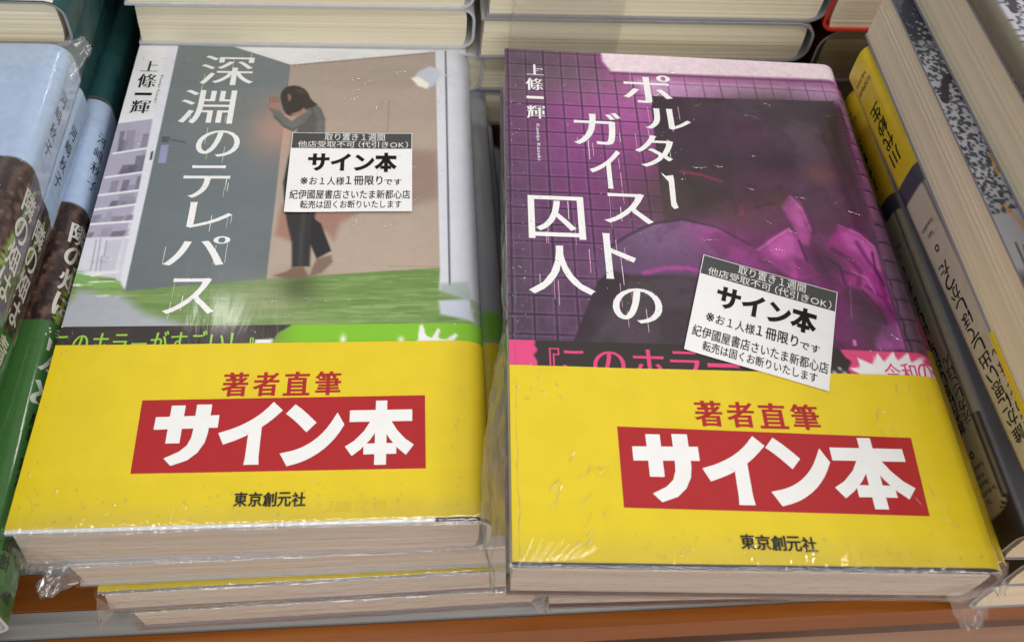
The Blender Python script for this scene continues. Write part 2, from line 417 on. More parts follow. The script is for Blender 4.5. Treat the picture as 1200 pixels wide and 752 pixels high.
def ridges(M, bk, mat, boxes, seed):
    """short sharp creases standing in the stretched film"""
    rs = np.random.default_rng(seed)
    for (u0, u1, v0, v1, n, ang, spread, lmax) in boxes:
        for k in range(n):
            u, v = rs.uniform(u0, u1), rs.uniform(v0, v1); a = ang+rs.normal(0, spread); L_ = rs.uniform(0.3, 1)*lmax; h = rs.uniform(0.08, 0.32); wd = rs.uniform(0.22, 0.5)
            t = np.linspace(0, 1, 6); bow = rs.normal(0, 0.08)*L_*np.sin(t*3.14)
            cu, cv = u+L_*t*math.cos(a)-bow*math.sin(a), v+L_*t*math.sin(a)+bow*math.cos(a); nu, nv = -math.sin(a), math.cos(a); tap = np.sin(t*3.14)**0.6
            rows = [bk.pt(cu+nu*wd*o*tap, cv+nv*wd*o*tap, 0.47+h*z) for o, z in ((-1, 0), (-0.4, 0.8), (0, 1), (0.4, 0.8), (1, 0))]
            G = np.stack(rows); G[..., 2] = np.stack([np.full(6, bk.T+0.47)+h*z*tap for z in (0, 0.8, 1, 0.8, 0)])*MM
            M.grid(G, mat, np.ones(G.shape), True, math.cos(a) < -2)

def thing(name, label, cat, loc=(0, 0, 0), rz=0.0, group=None, rx=0.0, ry=0.0):
    o = bpy.data.objects.new(name, None); C.objects.link(o); o.empty_display_size = 0.02
    o.location = loc; o.rotation_euler = (rx, ry, rz); o['label'] = label; o['category'] = cat
    if group: o['group'] = group
    return o
def dup(root, label, loc, rz, group=None):
    r = root.copy(); C.objects.link(r); r.location = loc; r.rotation_euler = (0, 0, rz); r['label'] = label
    if group: r['group'] = group
    for ch in list(root.children):
        c = ch.copy(); C.objects.link(c); c.parent = r
    return r

# ------------------------------------------------------------------ the display table (setting)
def mat_surface(name, col, col2, rough, scale, stretch=(1, 12, 12), spec=0.5, coat=0.0, bump=0.0):
    m_, nt, p = new_mat(name); L = nt.links.new
    p.inputs['Roughness'].default_value = rough; p.inputs['Specular IOR Level'].default_value = spec
    p.inputs['Coat Weight'].default_value = coat; p.inputs['Coat Roughness'].default_value = 0.15
    tc = nt.nodes.new('ShaderNodeTexCoord'); mp = nt.nodes.new('ShaderNodeMapping'); mp.inputs['Scale'].default_value = stretch
    n = nt.nodes.new('ShaderNodeTexNoise'); n.inputs['Scale'].default_value = scale; n.inputs['Detail'].default_value = 6; n.inputs['Distortion'].default_value = 0.4
    cr = nt.nodes.new('ShaderNodeValToRGB'); cr.color_ramp.elements[0].position = 0.3; cr.color_ramp.elements[1].position = 0.7
    cr.color_ramp.elements[0].color = tuple(lin(col))+(1,); cr.color_ramp.elements[1].color = tuple(lin(col2))+(1,)
    L(tc.outputs['Object'], mp.inputs[0]); L(mp.outputs[0], n.inputs['Vector']); L(n.outputs['Fac'], cr.inputs[0]); L(cr.outputs[0], p.inputs['Base Color'])
    if bump:
        b = nt.nodes.new('ShaderNodeBump'); b.inputs['Strength'].default_value = bump; b.inputs['Distance'].default_value = 0.0005
        L(n.outputs['Fac'], b.inputs['Height']); L(b.outputs[0], p.inputs['Normal'])
    return m_
WOOD = mat_surface('brown_wood', (130, 72, 28), (152, 88, 36), 0.35, 6, (1.5, 30, 30), coat=0.3)
ORANGE = mat_surface('orange_wood_edge', (140, 74, 8), (156, 86, 12), 0.4, 6, (1.5, 30, 30), coat=0.2)
GREY_LINER = mat_surface('grey_liner', (138, 138, 136), (152, 151, 148), 0.5, 60, (1, 1, 1))
RAIL = mat_surface('grey_rail', (132, 131, 130), (148, 146, 144), 0.38, 50, (0.4, 8, 8))
PINK_WOOD = mat_surface('pale_laminate', (168, 130, 106), (184, 146, 122), 0.3, 5, (2.0, 26, 26), coat=0.3)
TZ = -73.0
tb = thing('display_table', 'wooden bookshop display table with grey front rail and orange edge under the book stacks', 'display table', (0, 0, TZ*MM))
M = Mesh(); M.box(-.62, .62, .1238, .85, -.020, 0, GREY_LINER); M.build('table_top', tb)
M = Mesh(); M.box(-.62, .62, .1120, .1236, -.020, -.0006, WOOD); M.build('wood_strip', tb)
M = Mesh()
prof = [(.1118, -.0016), (.1084, -.0026), (.1076, -.0040), (.1052, -.0052), (.1048, -.0075), (.1048, -.0200), (.1118, -.0200)]
n_ = len(prof); V = [(x, y, z) for x in (-.62, .62) for y, z in prof]
M.add(V, [(i, (i+1) % n_, n_+(i+1) % n_, n_+i) for i in range(n_)]+[tuple(range(n_))[::-1], tuple(range(n_, 2*n_))], RAIL); M.build('front_rail', tb)
M = Mesh(); M.box(-.62, .62, .1000, .1046, -.022, -.0062, ORANGE); M.build('front_edge', tb)
M = Mesh(); M.box(-.62, .62, .3120, .85, .0003, .0295, WOOD); M.build('riser', tb)
M = Mesh(); M.box(-.62, .62, .11, .84, -.72, -.0225, WOOD); M.build('table_body', tb)
M = Mesh(); M.box(-.62, .62, -.30, .0998, -.075, -.030, PINK_WOOD); M.build('lower_ledge', tb)
floor = Mesh(); floor.box(-6, 6, -5, 6, -.85, -.83, PINK_WOOD); fl = floor.build('floor'); fl['kind'] = 'structure'

# ------------------------------------------------------------------ the two signed novels
BK = Book(131, 196, 22, t=1.3)
BK2 = Book(131, 196, 17, r=5.5, t=1.2)
POSL = dict(x=-41.1, y=205.9, z=-22.0, rz=-0.0085)
POSR = dict(x=97.6, y=181.6, z=-2.0, rz=-0.0555)
def surf(pos):
    """photo point -> (u, v) millimetres on that book's front cover"""
    c, s_ = math.cos(pos['rz']), math.sin(pos['rz'])
    def q(p):
        w_ = plane_point(p[0], p[1], (pos['z']+BK.T)*MM)/MM
        dx, dy = w_[0]-pos['x'], w_[1]-pos['y']
        return (dx*c+dy*s_+BK.W/2, BK.H/2-(-dx*s_+dy*c))
    return q
qL, qR = surf(POSL), surf(POSR)
def box_of(q, x0, x1, y0, y1):
    """photo bounding box of an upright character -> (u0, u1, v0, v1) on the cover"""
    xm, ym = (x0+x1)/2, (y0+y1)/2
    return (q((x0, ym))[0], q((x1, ym))[0], q((xm, y0))[1], q((xm, y1))[1])

def art_grey(S, V):
    """grey door, tan wall, a person leaning on the door, green water over the floor"""
    c = Canvas(S, V, (206, 208, 220), qL); X, Y = S, V
    c.poly([(150, 50), (214, 50), (196, 140), (130, 150)], (228, 230, 234))
    # book shelves on the left
    c.poly([(130, 146), (190, 138), (146, 278), (90, 281)], (172, 168, 188))
    rows = [(150, 142), (180, 171), (208, 200), (229, 222), (246, 239), (263, 259), (281, 278)]
    rs = np.random.default_rng(5)
    for (l0, r0), (l1, r1) in zip(rows, rows[1:]):
        xl, xr = 142-(l0-140)*0.31, 190-(r0-140)*0.31
        for k in range(6):
            f0 = rs.random()*0.85; f1 = min(1, f0+0.1+rs.random()*0.25); hh = 0.25+rs.random()*0.6
            ya = l1+(r1-l1)*f0; top = ya-(l1-l0)*hh
            g = rs.integers(95, 170)
            c.poly([(xl+(xr-xl)*f0, top), (xl+(xr-xl)*f1, top-1), (xl+(xr-xl)*f1-4, ya-2), (xl+(xr-xl)*f0-4, ya-1)], (g, g-4, g+12), a=0.75)
        c.line([(xl-6, l1), (xr, r1)], 0.9, (232, 232, 240))
    c.poly([(85, 279), (147, 277), (139, 318), (76, 322)], (214, 214, 226))
    for a_, b_ in (((113, 281), (106, 318)), ((118, 280), (112, 318))): c.line([a_, b_], 0.45, (165, 165, 182))
    c.poly([(125, 282), (143, 281), (134, 317), (117, 318)], (198, 198, 212)); c.line([(125, 282), (122, 300), (119, 301), (117, 318)], 0.4, (160, 160, 178))
    # white post between shelves and the door
    c.poly([(196, 55), (213, 55), (150, 342), (138, 345)], (222, 224, 236))
    c.poly([(177, 178), (180, 177), (178, 187), (175, 188)], (60, 60, 66))
    # grey door
    door = [(210, 50), (262, 50), (340, 76), (314, 328), (146, 342)]
    c.poly(door, (108, 117, 121))
    dd = c.dist(door); inside = 1-smooth(-0.4, 0.4, dd)
    c.mix(inside*0.35*smooth(60, 150, Y), (92, 98, 100)); c.mix(inside*0.18*(1-smooth(0, 70, Y)), (134, 140, 144)); c.mix(inside*0.25*smooth(55, 85, X-0.1*Y), (88, 94, 96))
    c.poly([(190, 160), (199, 160), (197, 167), (189, 167)], (82, 86, 98)); c.line([(197, 163), (217, 167)], 1.0, (88, 92, 98)); c.poly([(189, 170), (198, 170), (194, 191), (185, 191)], (152, 152, 188))
    c.line([(314, 328), (340, 77)], 0.5, (70, 74, 76))
    # white ceiling and tan wall
    c.poly([(258, 50), (341, 76), (500, 61), (500, 50)], (224, 226, 230)); c.blob((395, 64), 12, (206, 208, 214), 0.5, 0.3)
    wall = [(340, 76), (511, 61), (516, 316), (514, 330), (312, 330)]
    c.poly(wall, (170, 154, 142)); wi = 1-smooth(-0.4, 0.4, c.dist(wall))
    c.mix(wi*0.5*smooth(60, 128, Y), (188, 168, 150)); c.mix(wi*0.5*(1-smooth(0, 60, Y)), (158, 148, 142))
    c.poly([(430, 170), (513, 178), (515, 232), (484, 240), (440, 215)], (140, 114, 104), soft=3, a=0.7)
    c.poly([(455, 118), (457, 118), (455, 155), (453, 155)], (140, 126, 116), a=0.5)
    c.poly([(330, 240), (420, 250), (398, 262), (392, 282), (380, 270), (345, 285), (322, 275)], (150, 104, 90), soft=1.5, a=0.7)
    c.blob((322, 150), 9, (196, 140, 120), 0.6, 1.6)
    c.line([(455, 312), (514, 312)], 0.5, (150, 134, 124), 0.6); c.line([(344, 77), (511, 62)], 0.5, (120, 110, 104), 0.7)
    # right-hand frame, wrapped to the spine
    c.poly([(510, 50), (700, 50), (700, 400), (516, 330)], (212, 215, 226)); c.line([(522, 55), (527, 333)], 0.75, (100, 102, 112))
    c.mix(smooth(123, 131, X)*0.35, (150, 152, 160))
    # water
    wat = [(70, 345), (96, 322), (134, 326), (148, 341), (313, 327), (515, 314), (514, 340), (545, 350), (700, 352), (700, 395), (40, 395)]
    wi = 1-smooth(-0.6, 0.6, c.dist(wat)); st = fbm(X*0.035, Y*0.55, 41, 4)
    c.mix(wi, (104, 138, 66)); c.mix(wi*smooth(0.45, 0.8, st)*0.5, (138, 166, 98)); c.mix(wi*smooth(0.5, 0.25, st)*0.4, (80, 114, 48)); c.mix(wi*smooth(0.52, 0.7, fbm(X*0.11, Y*1.5, 48, 5))*0.45, (166, 188, 128)); c.mix(wi*smooth(0.46, 0.3, fbm(X*0.11, Y*1.5, 49, 5))*0.35, (64, 96, 36)); c.mix(wi*0.45*np.exp(-((X-c.q((335, 350))[0])/14)**2)*smooth(0.4, 0.6, fbm(X*0.05, Y*0.9, 43)), (168, 168, 132)); c.mix(wi*0.4*np.exp(-((X-c.q((250, 355))[0])/20)**2), (98, 122, 82))
    c.mix(wi*smooth(104, 118, Y)*0.25, (140, 160, 110))
    c.blob((312, 350), 10, (170, 168, 140), 0.45, 0.8); c.blob((350, 336), 7, (66, 78, 44), 0.7, 0.8)
    lil = [(40, 395), (64, 372), (92, 340), (140, 343), (168, 366), (230, 384), (232, 395)]
    c.poly(lil, (176, 178, 196), soft=2.5, a=0.9)
    edge = (1-smooth(-1, 1, c.dist([(84, 318), (140, 318), (142, 346), (74, 349)])))
    c.mix(edge*smooth(0.5, 0.6, fbm(X*0.09, Y*0.7, 47)), (128, 172, 92)); c.mix(edge*smooth(0.58, 0.66, fbm(X*0.09, Y*0.7, 57)), (232, 236, 236))
    c.poly([(516, 332), (548, 330), (552, 352), (516, 344)], (150, 166, 160), soft=1.0, a=0.7); c.poly([(514, 352), (550, 350), (556, 376), (516, 368)], (198, 202, 222), soft=0.8)
    # wall lamp
    c.line([(514, 88), (528, 89)], 0.7, (196, 200, 214)); c.poly([(484, 93), (490, 84), (504, 78), (514, 81), (517, 88), (508, 101), (498, 104)], (192, 197, 216), soft=0.8)
    c.poly([(482, 92), (490, 90), (503, 98), (501, 104), (490, 101)], (240, 238, 222), soft=0.8)
    # the person
    c.poly([(352, 134), (360, 124), (368, 121), (376, 127), (381, 140), (380, 160), (346, 160), (350, 146)], (84, 84, 83), soft=0.6)
    c.poly([(366, 124), (374, 127), (380, 140), (379, 158), (370, 158), (372, 140)], (106, 106, 104), soft=1.2, a=0.8)
    c.poly([(314, 124), (321, 121.5), (333, 136), (342, 142), (354, 133), (362, 126), (366, 132), (354, 147), (343, 154), (333, 149), (322, 138)], (103, 103, 101), soft=0.6); c.line([(322, 137), (333, 148), (343, 153), (354, 146)], 1.0, (72, 76, 76), 0.7, 0.5)
    c.poly([(315, 112), (321, 110), (328, 122), (327, 130), (315, 126)], (152, 118, 108), soft=0.5)
    for k in range(4): c.line([(316+k*3, 112+k*0.6), (317+k*3, 120)], 0.45, (120, 92, 84))
    c.poly([(336, 128), (350, 134), (344, 138), (336, 134)], (176, 134, 116), soft=0.5)
    c.poly([(329.5, 109), (332, 105), (337, 101.6), (344, 100.4), (351, 101.6), (357, 104.5), (361, 109), (363.5, 115), (367, 119), (372, 122.5), (366, 126), (358, 128), (352, 131), (346, 134.5), (340, 136), (335.5, 134), (332, 128), (330, 121), (328.6, 114)], (46, 39, 39), soft=0.5)
    c.blob((352, 107), 2.0, (84, 74, 72), 0.6, 0.6, 0.5)
    c.poly([(337, 111), (340, 110.5), (341.5, 114), (340.5, 118), (338, 119)], (140, 100, 88), soft=0.5); c.poly([(340, 134), (352, 130), (356, 126), (360, 131), (350, 137)], (158, 122, 108), soft=0.5)
    c.poly([(338, 184), (348, 172), (358, 252), (334, 250), (332, 214)], (40, 38, 40), soft=0.6)
    c.poly([(334, 246), (370, 246), (368, 264), (364, 290), (363, 312), (342, 313), (342, 284), (337, 264)], (48, 46, 46), soft=0.6); c.line([(356, 252), (353, 280), (352, 310)], 1.6, (70, 69, 67), 0.7, 0.8)
    c.poly([(366, 255), (376, 262), (388, 294), (371, 303), (363, 284)], (38, 36, 37), soft=0.5)
    c.poly([(320, 323), (336, 318), (343, 313), (356, 313), (361, 324), (340, 327)], (122, 96, 82), soft=0.6); c.poly([(366, 314), (371, 303), (388, 299), (390, 307), (376, 320), (363, 324)], (128, 104, 92), soft=0.6)
    # spine side
    sp = smooth(BK.top+2, BK.top+5, X); c.mix(sp*0.55, (176, 178, 190))
    c.mix(sp*smooth(0.5, 0.8, fbm(X*0.3, Y*0.05, 66))*0.3, (130, 132, 142))
    c.grain(0.02, 0.5, 71); c.mix(smooth(193.5, 194, Y), (226, 228, 232)); c.mix(smooth(193.5, 194, Y)*smooth(115, 116, X), (40, 48, 46))  # white foot strip paints in the glare of the film edge
    return c.im

def art_inner_green(S, V):
    c = Canvas(S, V, (128, 190, 44), qL)
    c.poly([(40, 360), (346, 378), (334, 386), (326, 390), (318, 402), (310, 430), (20, 430)], (56, 50, 48)); c.mix((1-smooth(60, 75, S))*smooth(0.45, 0.8, fbm(S*0.08, V*0.2, 12))*0.5, (96, 72, 58))
    c.poly([(484, 403), (490, 398), (491.5, 382), (495.5, 380), (499, 393), (506, 396), (513, 385), (516, 386), (513, 396), (522, 398), (533, 391), (537, 392), (529, 404), (560, 430), (460, 430)], (234, 236, 236), soft=0.2)
    c.blob((470, 399), 1.0, (234, 236, 236), 1, 1.4); c.blob((402, 398), 0.9, (240, 240, 240), 1, 2)
    c.poly([(300, 398), (320, 397), (316, 410), (296, 410)], (236, 236, 236))
    return c.im

def art_pink(S, V):
    """dim tiled wall in purple light, a dark opening, torn magenta cloth"""
    c = Canvas(S, V, (98, 58, 98), qR); X, Y = S, V
    c.blob((725, 135), 36, (184, 72, 160), 0.85, 1.2); c.blob((738, 112), 28, (214, 108, 194), 0.95, 0.85); c.blob((640, 80), 40, (86, 74, 82), 0.85, 0.5); c.blob((612, 330), 38, (82, 66, 84), 0.7, 1.6)
    c.blob((690, 210), 26, (122, 52, 118), 0.55, 1.3); c.mix(smooth(100, 150, Y)*0.65, (68, 50, 72)); c.mix((1-smooth(0, 26, X))*0.35, (70, 58, 70))
    # tiles
    tw, th = 6.75, 7.0
    gx = np.abs(((X-1.2)/tw) % 1-0.5)*tw; gy = np.abs(((Y-1.5)/th) % 1-0.5)*th
    g = np.maximum(1-smooth(0.12, 0.42, tw/2-gx), 1-smooth(0.12, 0.42, th/2-gy)); c.mix(g*0.74, (40, 26, 46))
    li = np.maximum(1-smooth(0.0, 0.3, np.abs(tw/2-gx-0.75)), 1-smooth(0.0, 0.3, np.abs(th/2-gy-0.75))); c.mix(li*0.24*(1-g), (190, 140, 190))
    cell = vnoise(np.floor((X-1.2)/tw+0.5)+0.0, np.floor((Y-1.5)/th+0.5)+0.0, 8); c.mix((cell-0.5).clip(0)*0.35, (130, 96, 132))
    # bright lamp bar and lit tiles under it
    strip = [(735, 84), (990, 96), (1000, 122), (760, 116)]; d = c.dist(strip); c.mix((1-smooth(-3, 3, d))*(1-g*0.55)*0.9, (208, 162, 208))
    bar = [(702, 52), (978, 66), (984, 94), (716, 84), (706, 72)]
    c.poly([(690, 50), (990, 70), (1000, 104), (712, 92)], (150, 70, 130), soft=1.2, a=0.6); c.poly(bar, (240, 222, 232), soft=0.9)
    c.line([(716, 86), (984, 97)], 1.3, (96, 58, 92), 0.8)
    # dark opening
    win = [(762, 113), (976, 119), (1060, 415), (690, 415), (672, 400), (700, 330), (778, 262), (772, 205)]
    c.poly(win, (54, 40, 50)); wi = 1-smooth(-0.4, 0.4, c.dist(win))
    s0 = c.im.copy()
    c.blob((860, 180), 34, (76, 44, 72), 0.6, 0.9); c.blob((930, 150), 16, (98, 88, 94), 0.7, 1.1, -0.6); c.blob((955, 170), 9, (88, 78, 84), 0.6, 1.5); c.blob((880, 170), 8, (96, 50, 84), 0.8, 1.6); c.blob((905, 196), 9, (36, 29, 32), 0.8, 0.7); c.blob((846, 188), 9, (42, 35, 38), 0.7, 0.8)
    c.blob((900, 125), 22, (70, 60, 66), 0.8, 0.35); c.blob((800, 240), 18, (70, 60, 46), 0.8, 0.9); c.blob((830, 240), 9, (36, 36, 38), 0.8, 1.3)
    c.blob((905, 232), 13, (84, 52, 66), 0.8, 0.8); c.blob((962, 205), 6, (128, 86, 58), 0.7, 0.7); c.blob((872, 250), 16, (84, 66, 58), 0.7, 0.6)
    c.blob((912, 236), 6, (92, 92, 38), 0.5, 0.7); c.blob((892, 262), 7, (86, 84, 40), 0.4, 0.5); c.blob((960, 250), 8, (110, 104, 110), 0.8, 2.0, 0.2); c.blob((975, 280), 7, (104, 98, 104), 0.7, 1.5)
    c.line([(798, 201), (822, 205), (846, 213)], 1.1, (150, 44, 76), 0.75, 0.6); c.line([(860, 250), (905, 238)], 0.7, (60, 40, 46), 0.7)
    c.poly([(866, 240), (872, 238), (872, 252), (866, 252)], (150, 60, 76), soft=0.8, a=0.7)
    c.line([(975, 145), (1010, 290)], 2.6, (50, 40, 52), 0.8, 1.2)
    # rounded purple edge (a tub)
    arc = [(694, 312), (712, 292), (735, 276), (765, 262), (800, 257), (840, 266), (868, 279), (890, 294), (908, 312), (916, 330), (880, 338), (840, 330), (800, 322), (740, 322)]
    c.poly(arc, (96, 70, 102), soft=1.0, a=0.97); ai = 1-smooth(-0.8, 0.8, c.dist(arc)); yb = c.q((800, 257))[1]
    c.mix(ai*0.55*(1-smooth(0, 9, Y-yb-0.004*(X-c.q((800, 257))[0])**2)), (150, 104, 150)); c.blob((850, 284), 12, (186, 74, 164), 0.85, 0.5, 0.45); c.blob((880, 300), 9, (172, 62, 148), 0.8, 0.5, 0.7); c.blob((780, 280), 13, (132, 100, 136), 0.6, 0.55)
    c.line([(712, 292), (735, 276), (765, 262), (800, 257), (840, 266), (880, 287)], 0.9, (54, 42, 58), 0.9, 0.5); c.line([(755, 320), (780, 314), (805, 314), (830, 320), (850, 328)], 1.5, (184, 66, 160), 0.85, 0.8)
    c.poly([(735, 330), (800, 322), (850, 340), (815, 405), (690, 405)], (74, 66, 70), soft=2, a=0.75); c.poly([(900, 320), (985, 330), (1020, 405), (975, 405), (960, 345)], (94, 52, 86), soft=2.5, a=0.9)
    # torn cloth
    c.blob((985, 335), 30, (134, 46, 116), 0.7, 1.5, 0.3); c.blob((910, 300), 22, (128, 52, 112), 0.5, 0.8)
    c.poly([(886, 293), (905, 278), (925, 267), (936, 280), (944, 304), (960, 322), (932, 328), (905, 312)], (176, 70, 152), soft=1.0); c.poly([(896, 294), (924, 270), (932, 284), (930, 300), (910, 302)], (200, 96, 176), soft=1.6, a=0.8); c.poly([(930, 300), (946, 306), (958, 322), (936, 326)], (122, 40, 104), soft=1.4, a=0.8)
    c.poly([(916, 242), (925, 229), (936, 235), (944, 248), (951, 268), (948, 288), (938, 285), (928, 262)], (178, 80, 152), soft=1.0); c.poly([(922, 240), (928, 232), (938, 246), (944, 268), (936, 266)], (200, 104, 178), soft=1.4, a=0.7)
    c.poly([(962, 306), (970, 284), (982, 263), (998, 268), (1012, 277), (1024, 288), (1032, 308), (1038, 330), (1046, 352), (1054, 372), (1066, 408), (1036, 408), (1046, 388), (1024, 358), (1006, 338), (988, 334)], (172, 52, 146), soft=1.2)
    c.poly([(984, 268), (1004, 274), (1018, 286), (1012, 300), (992, 292)], (204, 92, 178), soft=2.0, a=0.9); c.poly([(1008, 280), (1024, 290), (1034, 316), (1022, 318), (1012, 304)], (214, 110, 190), soft=1.8, a=0.8)
    c.poly([(996, 312), (1014, 318), (1024, 336), (1034, 352), (1018, 350), (1004, 334)], (188, 66, 160), soft=1.5, a=0.9)
    for l, w_ in (([(976, 292), (996, 304), (1008, 318), (1006, 334)], 1.6), ([(1004, 284), (1016, 304), (1030, 322), (1038, 348)], 1.3), ([(1016, 336), (1036, 350), (1052, 376)], 1.2), ([(986, 318), (1002, 322)], 1.2)): c.line(l, w_, (106, 22, 90), 0.75, 0.8)
    for l in ([(982, 264), (1006, 274), (1024, 289), (1034, 312)], [(925, 268), (906, 280), (888, 293)], [(926, 230), (940, 246), (950, 270)], [(1040, 330), (1050, 356), (1062, 392)], [(998, 318), (1016, 326), (1026, 344)]): c.line(l, 0.55, (232, 140, 212), 0.7, 0.35)
    for l in ([(968, 302), (984, 312), (990, 332)], [(936, 282), (946, 306)], [(1022, 296), (1026, 316), (1036, 334)], [(1010, 340), (1030, 362), (1042, 386)]): c.line(l, 0.8, (70, 16, 62), 0.75, 0.4)
    c.poly([(1026, 396), (1036, 382), (1052, 378), (1062, 390), (1070, 410), (1028, 410)], (190, 88, 178), soft=1.4); c.blob((1046, 388), 3.2, (214, 122, 202), 0.7)
    c.blob((972, 308), 6, (52, 44, 50), 0.8, 1.2); c.blob((1020, 375), 7, (60, 46, 58), 0.7, 1.4)
    c.line([(996, 330), (998, 372)], 0.3, (190, 160, 180), 0.5)
    c.poly([(999, 398), (1003, 398), (1004, 405), (1000, 405)], (236, 120, 200))
    tex = fbm(X*0.10, Y*0.10, 91, 5); c.mix(wi*smooth(0.5, 0.75, tex)*0.14, (110, 80, 108)); c.mix(wi*smooth(0.5, 0.3, tex)*0.25, (34, 26, 32))
    c.line([(976, 119), (1066, 420)], 0.9, (74, 56, 70), 0.9, 0.5)
    # lit tile column down the right side and spine
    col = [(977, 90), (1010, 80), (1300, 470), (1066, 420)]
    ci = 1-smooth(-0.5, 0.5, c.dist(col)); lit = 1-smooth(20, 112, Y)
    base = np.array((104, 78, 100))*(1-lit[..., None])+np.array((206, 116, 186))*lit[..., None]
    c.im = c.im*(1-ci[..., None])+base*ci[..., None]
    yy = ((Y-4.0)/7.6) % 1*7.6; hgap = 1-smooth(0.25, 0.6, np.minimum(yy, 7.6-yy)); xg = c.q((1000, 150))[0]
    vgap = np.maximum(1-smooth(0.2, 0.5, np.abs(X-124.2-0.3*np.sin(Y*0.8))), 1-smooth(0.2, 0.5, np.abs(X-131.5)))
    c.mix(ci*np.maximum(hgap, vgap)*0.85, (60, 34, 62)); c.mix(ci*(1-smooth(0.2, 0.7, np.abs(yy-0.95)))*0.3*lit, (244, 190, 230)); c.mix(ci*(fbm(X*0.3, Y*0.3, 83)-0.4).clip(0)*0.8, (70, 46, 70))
    c.grain(0.06, 0.7, 77); c.grain(0.04, 2.2, 79); c.mix(smooth(193.5, 194, Y), (44, 42, 56))
    return c.im

def art_inner_pink(S, V):
    c = Canvas(S, V, (50, 44, 42), qR)
    c.poly([(560, 380), (628, 396), (626, 404), (630, 410), (625, 416), (630, 424), (626, 440), (560, 440)], (222, 74, 130))
    c.poly([(984, 409), (1300, 425), (1300, 500), (1000, 460), (1004, 445), (994, 434), (998, 424), (990, 418)], (222, 74, 130))
    b = [(1000, 447), (1012, 441), (996, 432), (1008, 430), (1004, 419), (1022, 427), (1028, 414), (1036, 424), (1046, 412), (1052, 423), (1064, 413), (1068, 425), (1082, 418), (1082, 428), (1098, 427), (1092, 434), (1108, 440), (1094, 446), (1100, 470), (1010, 470)]
    c.poly(b, (238, 236, 238), soft=0.2)
    for p, r in (((978, 437), 0.7), ((984, 432), 0.5), ((990, 438), 0.8), ((972, 440), 0.5)): c.blob(p, r, (226, 220, 224), 1)
    return c.im

def flecks(mesh, bk, box, mats, n, off, seed, size=(0.25, 0.7), drip=0.0):
    """worn specks (or thin runs of ink) scattered round the title"""
    rs = np.random.default_rng(seed); u0, u1, v0, v1 = box
    for k in range(n):
        u, v = rs.uniform(u0, u1), rs.uniform(v0, v1)
        if drip:
            h = rs.uniform(0.35, 1.0)*drip; wd = rs.uniform(0.14, 0.26)
            q = [(u-wd/2, v-h/2), (u+wd/2, v-h/2), (u+wd/2*0.7, v+h/2), (u-wd/2*0.7, v+h/2)]
        else:
            r = rs.uniform(*size); a0 = rs.uniform(0, 6)
            q = [(u+r*rs.uniform(0.3, 1)*math.cos(a0+i*1.256), v+r*rs.uniform(0.3, 1)*math.sin(a0+i*1.256)) for i in range(5)]
        rect(mesh, bk, q[::-1], mats[k % len(mats)], off+0.0004*k)

GREY_PATCH = mat_paper('door_grey_speck', (112, 121, 124), film=0.1)
PURPLE_PATCH = mat_paper('tile_purple_speck', (92, 60, 92), film=0.1)
MINCHO = (0.022, -0.016)
def text_grey(M, bk):
    t = [('深', 235, 299, 66, 100), ('淵', 211, 275, 106, 145), ('の', 230, 281, 153, 184), ('テ', 214, 269, 194, 232), ('レ', 220, 272, 237, 267), ('パ', 193, 268, 277, 311), ('ス', 193, 253, 326, 368)]
    for ch, *b in t:
        x = box_of(qL, *b); put_text(M, bk, ch, x, WHITE, 0.08, (0.012, -0.006), lean=0.0)
        flecks(M, bk, x, [PALE_INK, WHITE, WHITE], 3, 0.05, ord(ch), drip=9)
        flecks(M, bk, x, [GREY_PATCH], 24, 0.10, ord(ch)+1, (0.08, 0.28))
    for ch, *b in [('上', 166, 186, 72, 84), ('條', 161, 184, 87, 103), ('一', 158, 178, 109, 112), ('輝', 153, 176, 118, 133)]:
        put_text(M, bk, ch, box_of(qL, *b), INK, 0.08, MINCHO)
    u, v = qL((190, 88)); put_vertical_latin(M, bk, 'Kamijo Kazuki', u, v, 15.5, 1.5, GREY_INK, 0.08)
def put_vertical_latin(M, bk, txt, u, v0, length, size, mat, off):
    """Latin words set sideways, running down the page"""
    x = 0.0; items = []
    for ch in txt:
        if ch == ' ': x += 0.3; continue
        V, F = glyph(ch, 0.012, 0.0); items.append((V+np.array([x, 0]), F)); x += V[:, 0].max()+0.07
    for V, F in items:
        vv = v0+V[:, 0]/x*length; uu = u-(V[:, 1]-0.3)*-size*1.0
        M.add(bk.pt(u+(V[:, 1]-0.3)*size, vv, off), F, mat)
def text_inner_green(M, bk):
    put_text(M, bk, 'このホラーがすごい！』', (qL((66, 394))[0], qL((298, 394))[0], qL((180, 388))[1], qL((180, 419))[1]), LIME_INK, 0.2, (0.02, -0.008), clip_v=qL((180, 404))[1])
